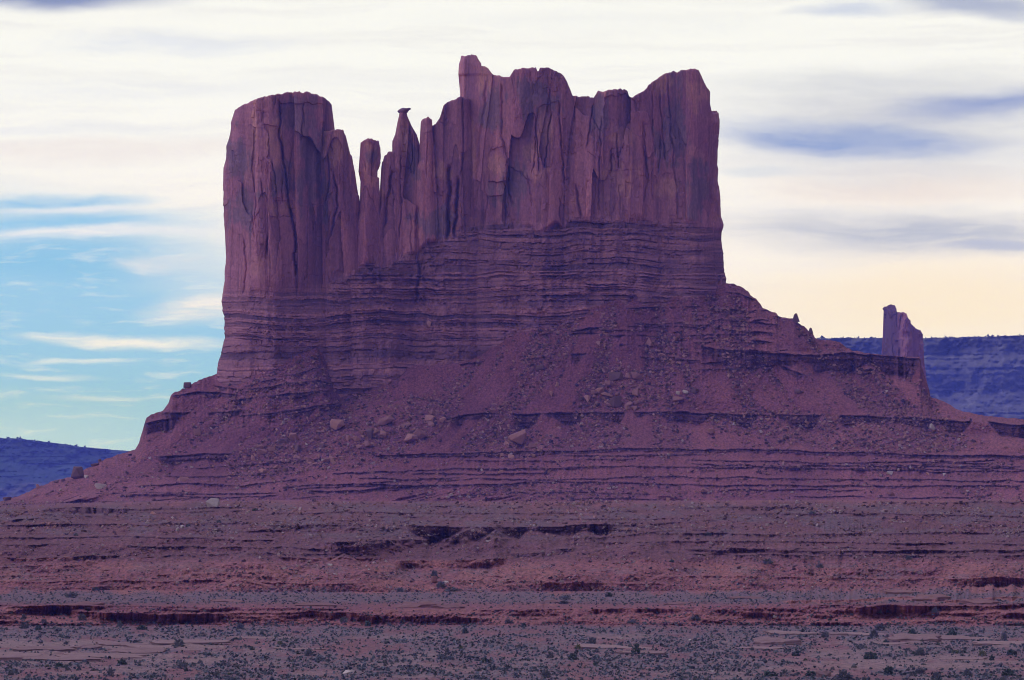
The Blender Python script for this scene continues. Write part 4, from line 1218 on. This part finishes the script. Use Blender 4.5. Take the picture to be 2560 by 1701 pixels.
# further fallen blocks in the rubble fields: (zone label, cx, cy, rx, ry, tilt, how many, sizes)
FIELDS = [
 ("in the rock pile on the left talus", 960, 1080, 160, 55, -.35, 40, (10, 24)),
 ("in the rubble field on the lower left talus", 740, 1135, 150, 40, -.15, 36, (9, 21)),
 ("in the boulder field on the central cone", 1545, 975, 85, 45, 0, 34, (9, 21)),
 ("in the rockfall stream high on the cone", 1665, 890, 45, 45, 0, 18, (8, 15)),
 ("in the gully under the middle ledge", 1500, 1085, 60, 35, 0, 18, (6, 13)),
 ("beside the big triangular boulder", 1290, 1110, 90, 30, 0, 16, (6, 13)),
 ("in the dark rubble at the foot of the layered slope", 1370, 1235, 200, 22, 0, 22, (6, 12)),
 ("on the slope under the right ledge", 2080, 1080, 260, 34, .1, 26, (6, 14)),
]
ORD = ["first", "second", "third", "fourth", "fifth", "sixth", "seventh", "eighth", "ninth", "tenth"]
for fi, (where, cx, cy, rx, ry, tl, n, (s0, s1)) in enumerate(FIELDS):
    rr = np.random.default_rng(900+fi)
    for i in range(n):
        a = rr.uniform(0, 6.28); q = math.sqrt(rr.uniform(0, 1))
        px = cx+rx*q*math.cos(a); py = cy+ry*q*math.sin(a)+tl*(px-cx)
        wpx = s0+(s1-s0)*rr.uniform(0, 1)**2
        boulder(px, py, wpx, wpx*rr.uniform(.45, .85), rr.choice(['red', 'red', 'red', 'dark']), None, None, "FIELD"+str(fi))

# loose broken rock, beyond counting
def rubble_stuff():
    rr = np.random.default_rng(33)
    N0 = 330000
    px = rr.uniform(-150, 2700, N0); py = rr.uniform(740, 1480, N0)
    ty_ = np.interp(px, COLS, topy)
    fu = px+np.interp(px, COLS, shear[0])*(py-1000)
    gg = fbm(fu/75, py/420, 3, 430)*.6+fbm(fu/24, py/160, 3, 431)*.4
    dens = .03+.85*sst(.50, .62, gg)
    dens = np.where(py > 1125, .06+.55*sst(.50, .68, fbm(px/45, py/22, 3, 52)), dens)
    dens = np.where(py > 1255, .12+.5*sst(.45, .62, fbm(px/60, py/14, 3, 53)), dens)
    dens = np.where(py > 1340, .5*dens, dens)
    for where, cx, cy, rx, ry, tl, n, _s in FIELDS:
        e = ((px-cx)/(rx*1.25))**2+((py-cy-tl*(px-cx))/(ry*1.3))**2
        dens = np.maximum(dens, .9*(e < 1))
    keep = (rr.uniform(0, 1, N0) < dens*np.where(py > 1250, .72, .5)) & (py > ty_+8)
    px, py = px[keep], py[keep]
    n = len(px)
    sz = 1.4+5.6*rr.uniform(0, 1, n)**4
    x, y, z = land(px, py+1)
    s_ = y/F
    cube = np.array([(a, b, c) for c in (-.5, .5) for b in (-.5, .5) for a in (-.5, .5)])
    Vv = cube[None]*np.stack([sz*rr.uniform(.8, 1.7, n), sz*rr.uniform(.7, 1.3, n), sz*rr.uniform(.4, 1.0, n)], 1)[:, None]
    Vv = Vv*(1+rr.uniform(-.35, .25, (n, 8, 3)))
    a = rr.uniform(0, 6.28, n); b = rr.normal(0, .5, n)
    ca, sa, cb, sb = np.cos(a), np.sin(a), np.cos(b), np.sin(b)
    vx = Vv[..., 0]*ca[:, None]-Vv[..., 1]*sa[:, None]; vy = Vv[..., 0]*sa[:, None]+Vv[..., 1]*ca[:, None]; vz = Vv[..., 2]
    vx, vz = vx*cb[:, None]-vz*sb[:, None], vx*sb[:, None]+vz*cb[:, None]
    P = np.stack([x[:, None]+vx*s_[:, None], y[:, None]+vy*s_[:, None], z[:, None]+(vz+.25*sz[:, None])*s_[:, None]], -1)
    fq = np.array([(0, 2, 3, 1), (4, 5, 7, 6), (0, 1, 5, 4), (2, 6, 7, 3), (0, 4, 6, 2), (1, 3, 7, 5)])
    Q = (np.arange(n)[:, None, None]*8+fq[None]).reshape(-1, 4)
    tint = rr.uniform(0, .9, n)
    tint = np.where((py > 1040) & (rr.uniform(0, 1, n) < np.where(py > 1250, .20, .06)), .97, tint)
    tag(mesh_obj("rubble", P.reshape(-1, 3), Q, MAT_RUBBLE, None, {'tint': np.repeat(tint, 8)}, False), "broken stones scattered over the talus and terraces", "rubble", None, 'stuff')
rubble_stuff()

# ------------------------------------------------------------------ slabs of slickrock on the plain
def slab_mesh(name, seed, mat):
    rr = np.random.default_rng(seed)
    n = 30; rings = []
    ang = np.linspace(0, 2*np.pi, n, endpoint=False)
    rad = 1+.55*np.array([vn(np.array([math.cos(t)*1.6+9]), np.array([math.sin(t)*1.6+9]), seed)[0]-.5 for t in ang])*2+rr.uniform(-.10, .10, n)
    levels = [(0, .97), (.22, .93), (.3, .99), (.5, .96), (.56, .88), (.62, .95), (.9, .97), (1.0, .90), (1.03, .6), (1.06, .25)]
    V = []
    for h, k_ in levels:
        for i, t in enumerate(ang):
            kk = k_*rad[i]*(1+rr.uniform(-.015, .015))
            V.append((math.cos(t)*.5*kk, math.sin(t)*.5*kk, h*.5+rr.uniform(-.02, .02)))
    Q = [(i*n+j, i*n+(j+1) % n, (i+1)*n+(j+1) % n, (i+1)*n+j) for i in range(len(levels)-1) for j in range(n)]
    V.append((0, 0, .53)); c = len(V)-1
    # the top rises away from the front lip, wavy and chipped
    V = [(x, y, z*(.45+.75*(y+.5))+(.10*(vn(np.array([x*5+3]), np.array([y*4+3]), seed+5)[0]-.5) if z > .3 else 0)) for x, y, z in V]
    T = [((len(levels)-1)*n+j, (len(levels)-1)*n+(j+1) % n, c) for j in range(n)]
    me = bpy.data.meshes.new(name); me.from_pydata(V, [], Q+T); me.update(); me.materials.append(mat)
    return me
SM = [slab_mesh("rock_slab", 300+i, MAT_SLAB) for i in range(6)]
RM = [slab_mesh("rock_slab", 320+i, MAT_REDSLAB) for i in range(6)]
SLABS = [  # centre of the front foot px, py, width px, height px, label
 (90,1652,230,12,"long low pink rock slab at the bottom left edge of the plain"),
 (255,1646,210,11,"flat pink slab right of the one at the left edge, under the stepped outcrop"),
 (40,1642,110,10,"short pale slab stepped behind the left edge slab"),
 (330,1634,150,14,"thick pale slab with a dark undercut lip in the left outcrop"),
 (400,1624,220,9,"long whitish slab tapering to the right in the left outcrop"),
 (300,1616,120,10,"pink slab with a broken top behind the thick undercut one"),
 (215,1624,60,13,"reddish block slab between the left outcrop and the bushes"),
 (110,1626,150,9,"thin dark edged slab at the back of the left outcrop"),
 (470,1609,190,7,"pale strip of slab beside the grey bush at the left outcrop's end"),
 (640,1597,170,4,"thin pale strip of rock continuing right from the left outcrop"),
 (740,1625,150,4,"narrow pale strip of rock lying alone in the scrub left of the middle"),
 (1940,1612,110,18,"squat layered rock slab with a flat top below the right bank"),
 (1900,1624,90,7,"low pink slab in front of the squat layered one"),
 (2290,1602,120,16,"humped pink slab at the left of the right hand outcrop"),
 (2400,1600,170,9,"long flat slab right of the humped one"),
 (2500,1612,150,8,"pink slab at the right border of the plain"),
 (2230,1613,90,6,"thin dark edged slab in front of the humped one"),
 (1985,1588,130,9,"pale ledge slab on the plain left of the round green bush"),
 (2140,1589,120,7,"pale ledge slab just left of the round green bush's foot"),
 (2420,1650,90,5,"thin whitish slab in the scrub near the lower right"),
 (1530,1622,180,8,"long low slab in the scrub with a bare bush before it"),
 (1600,1634,120,6,"pink slab in front of the long low one in the middle right scrub"),
 (2060,1692,40,15,"small dark red block slab at the bottom right of the middle"),
 (1500,1617,90,5,"thin slab behind the long low one in the middle right scrub"),
 (1040,1519,150,14,"layered pink slab topping the bank near the middle"),
 (1120,1521,110,9,"pink slab stepping down right of the one topping the middle bank"),
 (780,1516,150,8,"flaky pink slab on the bank left of the middle"),
 (560,1506,140,8,"flaky pink slab on the left bank under the pale boulder"),
 (200,1520,180,13,"broad pink caprock slab on the bank at the left"),
 (470,1527,110,8,"thin pink slab on the bank right of the left caprock"),
 (2330,1500,150,14,"smooth pale red slab capping the right bank"),
 (2450,1510,130,12,"flat slab over the red wall of the right bank"),
 (2250,1484,130,8,"pale slab behind the cap of the right bank"),
 (1860,1498,160,7,"pale thin slab on the bank right of the middle"),
 (1700,1512,120,6,"thin red slab on the bank in the middle right"),
 (1390,1507,90,6,"thin red slab on the scrub flat in the middle"),
]
for i, (px, py, wp, hp, lb) in enumerate(SLABS):
    if py < 1530: wp *= .62
    o = bpy.data.objects.new("rock_slab", (RM if py < 1530 else SM)[i % 6]); COL.objects.link(o)
    x, y, z = [float(q[0]) for q in land(px, py)]
    s_ = y/F
    dp = min(wp*s_*.6, 7)
    o.scale = (wp*s_, dp, hp*s_*2*1.0)
    o.location = (x, y+dp*.45, z-hp*s_*.2)
    o.rotation_euler = (0, random.uniform(-.03, .03), random.uniform(-.25, .25))
    tag(o, lb, "rock slab", "slickrock slabs on the plain", "thing")

# ------------------------------------------------------------------ desert shrubs
def bush_arrays(rr, nleaf, flat=.75):
    """leaf-sized quads through a dome one metre wide"""
    p = rr.normal(0, 1, (nleaf, 3)); p /= np.linalg.norm(p, axis=1)[:, None]
    rad = rr.uniform(.45, 1.0, nleaf)**.7
    lobe = .75+.5*vn(p[:, 0]*2+5, p[:, 1]*2+p[:, 2]*2+5, int(rr.integers(1e6)))
    p = p*(rad*lobe)[:, None]
    p[:, 2] = np.abs(p[:, 2])
    c = p*np.array([.5, .5, flat])+np.array([0, 0, .03])
    return c
def bush_mesh(name, seed, mat, nleaf=170, leaf=.17, flat=.62, spiky=0.0):
    rr = np.random.default_rng(seed)
    c = bush_arrays(rr, nleaf, flat)
    a = rr.normal(0, 1, (nleaf, 3)); a /= np.linalg.norm(a, axis=1)[:, None]
    a = a*(1-spiky)+spiky*c/np.maximum(np.linalg.norm(c, axis=1), .05)[:, None]
    b = np.cross(a, rr.normal(0, 1, (nleaf, 3))); b /= np.maximum(np.linalg.norm(b, axis=1), 1e-3)[:, None]
    L = leaf*rr.uniform(.6, 1.3, nleaf)[:, None]
    a = a*L*(1+spiky); b = b*L*(.6-.42*spiky)
    V = np.stack([c-a*.5-b*.5, c+a*.5-b*.4, c+a*.6+b*.4, c-a*.5+b*.5], 1).reshape(-1, 3)
    # a few stems from the ground
    me = bpy.data.meshes.new(name)
    faces = [tuple(range(4*i, 4*i+4)) for i in range(nleaf)]
    me.from_pydata([tuple(q) for q in V], [], faces); me.update()
    me.materials.append(mat)
    return me
G_M = [bush_mesh("shrub", 400+i, MAT_GREEN, 190, .17, .70) for i in range(4)]
Y_M = [bush_mesh("shrub", 420+i, MAT_GREY, 190, .19, .62, .55) for i in range(4)]
O_M = [bush_mesh("shrub", 440+i, MAT_OLIVE, 150, .16, .5) for i in range(3)]
S_M = [bush_mesh("shrub", 460+i, leaf_material("sage_shrub_leaves", (.120, .105, .098), (.200, .190, .172), 'obj'), 120, .17, .5) for i in range(4)]
SHR = []
def shrub(px, py, wpx, hpx, fam, label=None):
    me = random.choice({'green': G_M, 'grey': Y_M, 'olive': O_M, 'sage': S_M}[fam])
    o = bpy.data.objects.new("shrub", me); COL.objects.link(o)
    x, y, z = [float(q[0]) for q in land(px, py)]
    s_ = y/F
    o.location = (x, y, z-.05)
    flat = {'green': .70, 'grey': .62, 'olive': .5, 'sage': .5}[fam]
    o.scale = (wpx*s_, wpx*s_, hpx*s_/flat*1.0)
    o.rotation_euler = (0, 0, random.uniform(0, 6.28))
    tag(o, label, "shrub", "desert shrubs scattered over the plain")
    SHR.append((o, px, py, wpx, fam))
NS = [
 (2280,1592,24,18,'green',"round dark green bush behind the right hand slabs"),
 (2215,1610,16,12,'green',"small dark green bush in front of the humped pink slab"),
 (2528,1638,28,15,'green',"wide dark green bush at the right border of the plain"),
 (2175,1648,34,18,'green',"broad green bush in the scrub at the lower right"),
 (2222,1688,22,22,'green',"dark upright bush near the bottom right"),
 (2380,1592,26,18,'green',"faint green bush on the flat above the long flat slab"),
 (2200,1578,26,18,'grey',"grey bush on the flat left of the round green bush"),
 (2063,1594,18,16,'grey',"spiky bare bush on the pale ledge slab"),
 (2300,1640,26,18,'grey',"purple grey bush in the middle of the pale right hand flat"),
 (2185,1594,24,18,'grey',"grey bush at the end of the pale ledge slab"),
 (2337,1538,18,20,'grey',"tall grey bush against the red wall of the right bank"),
 (2195,1533,18,16,'grey',"grey bush growing on the right bank's slope"),
 (2218,1530,22,14,'grey',"second grey bush on the right bank's slope, just right of its twin"),
 (1590,1636,24,26,'green',"dark juniper bush right of the long low slab"),
 (1433,1650,24,16,'green',"dark green bush before the long low slab in the middle right"),
 (1375,1645,18,14,'grey',"grey bush left of the dark one before the long low slab"),
 (1445,1624,14,14,'olive',"thin olive bush growing out of the long low slab"),
 (1522,1493,18,12,'green',"isolated dark green bush on the scrub flat under the red mound"),
 (1416,1500,22,12,'grey',"grey bush left of the isolated green one under the red mound"),
 (1410,1511,24,9,'grey',"low grey bush on the thin red slab of the scrub flat"),
 (1213,1656,15,14,'green',"dark green round bush alone in the middle of the scrub"),
 (1365,1695,22,20,'grey',"dark purple grey bush at the bottom middle"),
 (1105,1648,20,12,'grey',"grey bush left of the lone round green one"),
 (1118,1638,14,18,'grey',"thin upright twiggy bush above the grey one in the scrub"),
 (1163,1584,16,14,'green',"small green bush on the scrub flat below the middle bank"),
 (920,1566,18,14,'green',"green bush at the top of the scrub, left of the middle"),
 (148,1668,20,13,'green',"dark green bush in the front scrub under the left outcrop, left of two"),
 (306,1662,24,14,'green',"dark green bush in the front scrub under the left outcrop, right of two"),
 (198,1676,10,12,'grey',"small dark upright bush between the two green ones at the left"),
 (276,1692,18,22,'grey',"tall purple twiggy bush at the bottom left"),
 (456,1672,26,20,'grey',"spiky dark grey bush at the bottom left of the middle"),
 (448,1618,30,20,'grey',"large grey bush on the pale slab of the left outcrop"),
 (96,1576,16,13,'green',"green bush under the left bank"),
 (60,1572,26,16,'grey',"large pale grey bush at the foot of the left bank"),
 (355,1575,26,12,'green',"green bush in the shadow of the left bank's wall"),
 (60,1548,14,10,'grey',"grey bush on the slope of the left bank"),
 (110,1558,16,10,'grey',"second grey bush on the left bank, right of its twin"),
 (205,1552,22,16,'grey',"grey bush half way up the left bank"),
 (300,1568,14,16,'grey',"purple grey bush against the foot of the left bank's wall"),
 (470,1560,16,12,'grey',"grey bush at the foot of the wall in the left middle bank"),
 (600,1574,20,14,'grey',"dark grey bush below the wall of the left middle bank"),
 (860,1556,20,13,'grey',"grey bush on the slope at the right end of the left middle bank"),
 (772,1640,20,18,'grey',"dark bush in the scrub right of the narrow pale strip"),
 (700,1612,16,10,'olive',"olive bush just above the narrow pale strip"),
 (630,1626,14,10,'green',"small green bush left of the narrow pale strip"),
 (1085,1448,20,22,'grey',"grey brush at the head of the dark gully"),
 (1102,1470,26,16,'grey',"blue grey brush filling the mouth of the dark gully"),
 (1130,1478,34,10,'grey',"low grey brush spilling right from the dark gully"),
 (638,1278,18,8,'green',"dark bush on the green grey terrace left of the middle"),
 (548,1308,12,8,'grey',"grey bush on the left terrace"),
 (470,1318,14,8,'grey',"grey bush beside the pale rocks of the left terrace"),
 (190,1340,12,8,'grey',"small grey bush on the red terrace at the left"),
 (180,1495,24,14,'grey',"blue grey bush on the left scrub flat above the bank"),
 (240,1478,22,10,'grey',"low blue grey bush at the foot of the red slope on the left"),
 (2050,1420,18,12,'grey',"dark grey bush between the two pointed red mounds on the right"),
 (1920,1410,26,12,'grey',"grey bush left of the pointed red mounds"),
 (2272,1400,16,10,'grey',"grey bush on the terrace right of the pointed red mounds"),
 (2030,1286,16,8,'grey',"grey bush high on the right terrace under the layered slope"),
 (1680,1406,12,8,'green',"small green bush on top of the red mound"),
 (1770,1340,14,9,'grey',"grey bush on the terrace right above the red mound"),
 (1925,1692,40,14,'green',"wide green bush at the bottom, right of the middle"),
 (1960,1690,22,16,'grey',"dark grey bush right of the wide green one at the bottom"),
 (2110,1700,44,24,'grey',"big pale purple bush cut by the bottom of the view"),
 (2030,1690,36,12,'green',"dark green bush left of the small red block at the bottom"),
 (2340,1700,30,20,'grey',"purple bush cut by the bottom, right of the big pale one"),
 (2300,1686,24,16,'grey',"grey bush above the purple one at the lower right"),
 (2480,1652,12,16,'green',"small green tree shaped bush with a bare stem at the right"),
 (2455,1640,20,14,'olive',"olive bush left of the small tree shaped one"),
 (2390,1634,22,9,'olive',"low yellow green bush on the pale right hand flat"),
 (2420,1690,22,18,'grey',"bluish bush at the bottom right among the stones"),
 (2510,1602,14,22,'grey',"tall thin twiggy bush beyond the slab at the right border"),
 (2520,1690,30,18,'green',"dark green clump in the bottom right corner"),
 (1990,1640,24,12,'green',"green bush on the flat below the squat layered slab"),
 (2150,1622,18,12,'grey',"grey bush on the flat right of the squat layered slab"),
 (1270,1560,16,12,'grey',"grey bush below the middle bank, right of the peach boulder"),
 (1310,1568,14,11,'green',"small green bush below the middle bank"),
 (1580,1560,24,12,'grey',"grey bush at the foot of the middle right bank"),
 (1740,1552,26,13,'grey',"dark green grey bush at the foot of the bank right of the middle"),
 (1480,1610,22,16,'grey',"grey bush on the plain left behind the long low slab"),
 (1000,1480,18,9,'grey',"low grey bush left of the gully's mouth"),
]
for q in NS: shrub(*q)
rs = np.random.default_rng(77)
n_extra = 300-len(NS)
i = 0
while i < n_extra:
    px = rs.uniform(-20, 2580); py = 1484+(1708-1484)*rs.uniform(0, 1)**.75
    if vn(np.array([px/70]), np.array([py/16]), 88)[0] < .42: continue
    sc = (py-HOR)/400
    wpx = rs.uniform(8, 14)*sc
    shrub(px, py, wpx, wpx*rs.uniform(.45, .75), rs.choice(['sage', 'sage', 'grey', 'grey', 'green', 'olive'], p=[.2, .2, .2, .2, .13, .07]), "SCRUB")
    i += 1

def sage_stuff():
    rr = np.random.default_rng(99)
    N0 = 270000
    px = rr.uniform(-150, 2710, N0); py = 1250+(1765-1250)*rr.uniform(0, 1, N0)
    n1 = fbm(px/70, py/16, 4, 440); n2 = fbm(px/90, py/20, 4, 441); n3 = fbm(px/30, py/7, 3, 448)
    edge = (fbm(px/50, px*0, 3, 445)-.5)*30
    dens = np.where(py > 1556, .22+.72*sst(.34, .56, n2)*sst(.25, .5, n3), 0)
    dens = np.where((py <= 1556) & (py > 1508), .12+.2*sst(.5, .65, n3), dens)
    dens = np.where((py <= 1512) & (py+edge > 1478), .72*sst(.25, .45, n3), dens)
    dens = np.where((py+edge <= 1478) & (py > 1395), .10+.35*sst(.5, .65, n3), dens)
    dens = np.where((py <= 1395) & (py > 1330), .22*sst(.45, .6, n1), dens)
    dens = np.where(py <= 1330, .40*sst(.42, .6, n1), dens)
    jj = np.clip(np.interp(px, COLS, np.arange(NC)).astype(int), 0, NC-1)
    ri = row_of(jj, py).astype(int)
    dens = dens*(1-face[ri, jj])*(1-.85*np.clip(palef[ri, jj]*1.5, 0, 1))
    keep = rr.uniform(0, 1, N0) < dens*.62
    px, py = px[keep], py[keep]; n = len(px)
    wpx = (1.4+rr.uniform(0, 1, n)**2.8*4.6)*np.clip((py-1180)/420, .3, 1.3)*1.25
    x, y, z = land(px, py); s_ = y/F
    NL = 8
    tot = n*NL
    c = bush_arrays(rr, tot, .62).reshape(n, NL, 3)
    size = (wpx*s_)[:, None, None]
    P0 = np.stack([x, y, z], -1)[:, None]+c*size
    a = rr.normal(0, 1, (n, NL, 3)); a /= np.linalg.norm(a, axis=-1, keepdims=True)
    b = np.cross(a, rr.normal(0, 1, (n, NL, 3))); b /= np.maximum(np.linalg.norm(b, axis=-1, keepdims=True), 1e-3)
    L = size*rr.uniform(.22, .42, (n, NL, 1))
    a = a*L; b = b*L*.7
    V = np.stack([P0-a-b, P0+a-b*.7, P0+a*.9+b, P0-a*.8+b], 2)
    Q = np.arange(tot*4).reshape(-1, 4)
    bt = np.clip(rr.normal(.5, .3, n), 0, 1)
    tint = np.repeat(np.clip(bt[:, None]+rr.normal(0, .12, (n, NL)), 0, 1).ravel(), 4)
    tag(mesh_obj("sagebrush", V.reshape(-1, 3), Q, MAT_SAGE, None, {'tint': tint}, False), "low grey green sagebrush covering the plain and terraces", "sagebrush", None, 'stuff')
sage_stuff()

def rim_trees():
    rr = np.random.default_rng(5)
    C_, S_, Yb = [], [], []
    for cols, rimy, y0 in rims:
        for k in range(430):
            j = rr.integers(0, len(cols))
            sz = rr.uniform(1.0, 3.0) if rr.uniform() < .88 else rr.uniform(3, 6.5)
            yy = y0[j]+rr.uniform(0, 60)
            q = px2w(cols[j], rimy[j]+.8, yy)
            C_.append(q); S_.append(sz*yy/F)
    C_ = np.array(C_); S_ = np.array(S_); n = len(C_); NL = 12
    c = bush_arrays(rr, n*NL, .9).reshape(n, NL, 3)
    P0 = C_[:, None]+c*S_[:, None, None]
    a = rr.normal(0, 1, (n, NL, 3)); b = rr.normal(0, 1, (n, NL, 3))
    L = S_[:, None, None]*.22
    V = np.stack([P0-a*L-b*L, P0+a*L-b*L, P0+a*L+b*L, P0-a*L+b*L], 2)
    tag(mesh_obj("treeline", V.reshape(-1, 3), np.arange(n*NL*4).reshape(-1, 4), MAT_GREEN, None, None, False), "dark scrub trees dotting the rims of the far mesas", "trees", None, 'stuff')
rim_trees()

# ------------------------------------------------------------------ labels for the members of a field
SZ = [(9, "small"), (13, "medium sized"), (99, "large")]
def word(wp): return next(t for m, t in SZ if wp < m)
for fi, f in enumerate(FIELDS):
    mem = sorted([b for b in BOULDERS if b[0]['label'] == "FIELD"+str(fi)], key=lambda b: b[1])
    by = {}
    for b in mem:
        by.setdefault((word(b[3]), 'dark red' if b[4] == 'dark' else 'tan red', 'upper' if b[2] < f[2]+f[5]*(b[1]-f[1]) else 'lower'), []).append(b)
    for (sz, colr, ul), lst in by.items():
        for k_, b in enumerate(lst):
            if len(lst) == 1: t = "%s %s boulder, the only such one in the %s half, %s" % (sz, colr, ul, f[0])
            elif k_ < 10: t = "%s %s boulder, %s such from the left in the %s half, %s" % (sz, colr, ORD[k_], ul, f[0])
            else: t = "%s %s boulder further right in the %s half, %s" % (sz, colr, ul, f[0])
            t = " ".join(t.split()[:16]); b[0]['label'] = t
zones = [(1512, "on the scrub flat behind the banks"), (1556, "on the banks"), (1600, "in the scrub just below the banks"), (1650, "in the middle scrub"), (9999, "in the nearest scrub")]
third = [(640, "far left"), (1280, "left middle"), (1920, "right middle"), (9999, "far right")]
by = {}
fam_word = {'sage': 'pale sage grey shrub', 'grey': 'dark twiggy grey shrub', 'green': 'dark green shrub', 'olive': 'yellow green shrub'}
for q in SHR:
    if q[0]['label'] != "SCRUB": continue
    z_ = next(t for m, t in zones if q[2] < m); t_ = next(t for m, t in third if q[1] < m)
    by.setdefault((fam_word[q[4]], z_, t_), []).append(q)
for (fw, z_, t_), lst in by.items():
    lst.sort(key=lambda q: q[1])
    for k_, q in enumerate(lst):
        q[0]['label'] = ("%s %s, %s" % (fw, z_, t_)) if len(lst) == 1 else ("%s %s, %s such at %s" % (fw, z_, ORD[min(k_, 9)], t_))
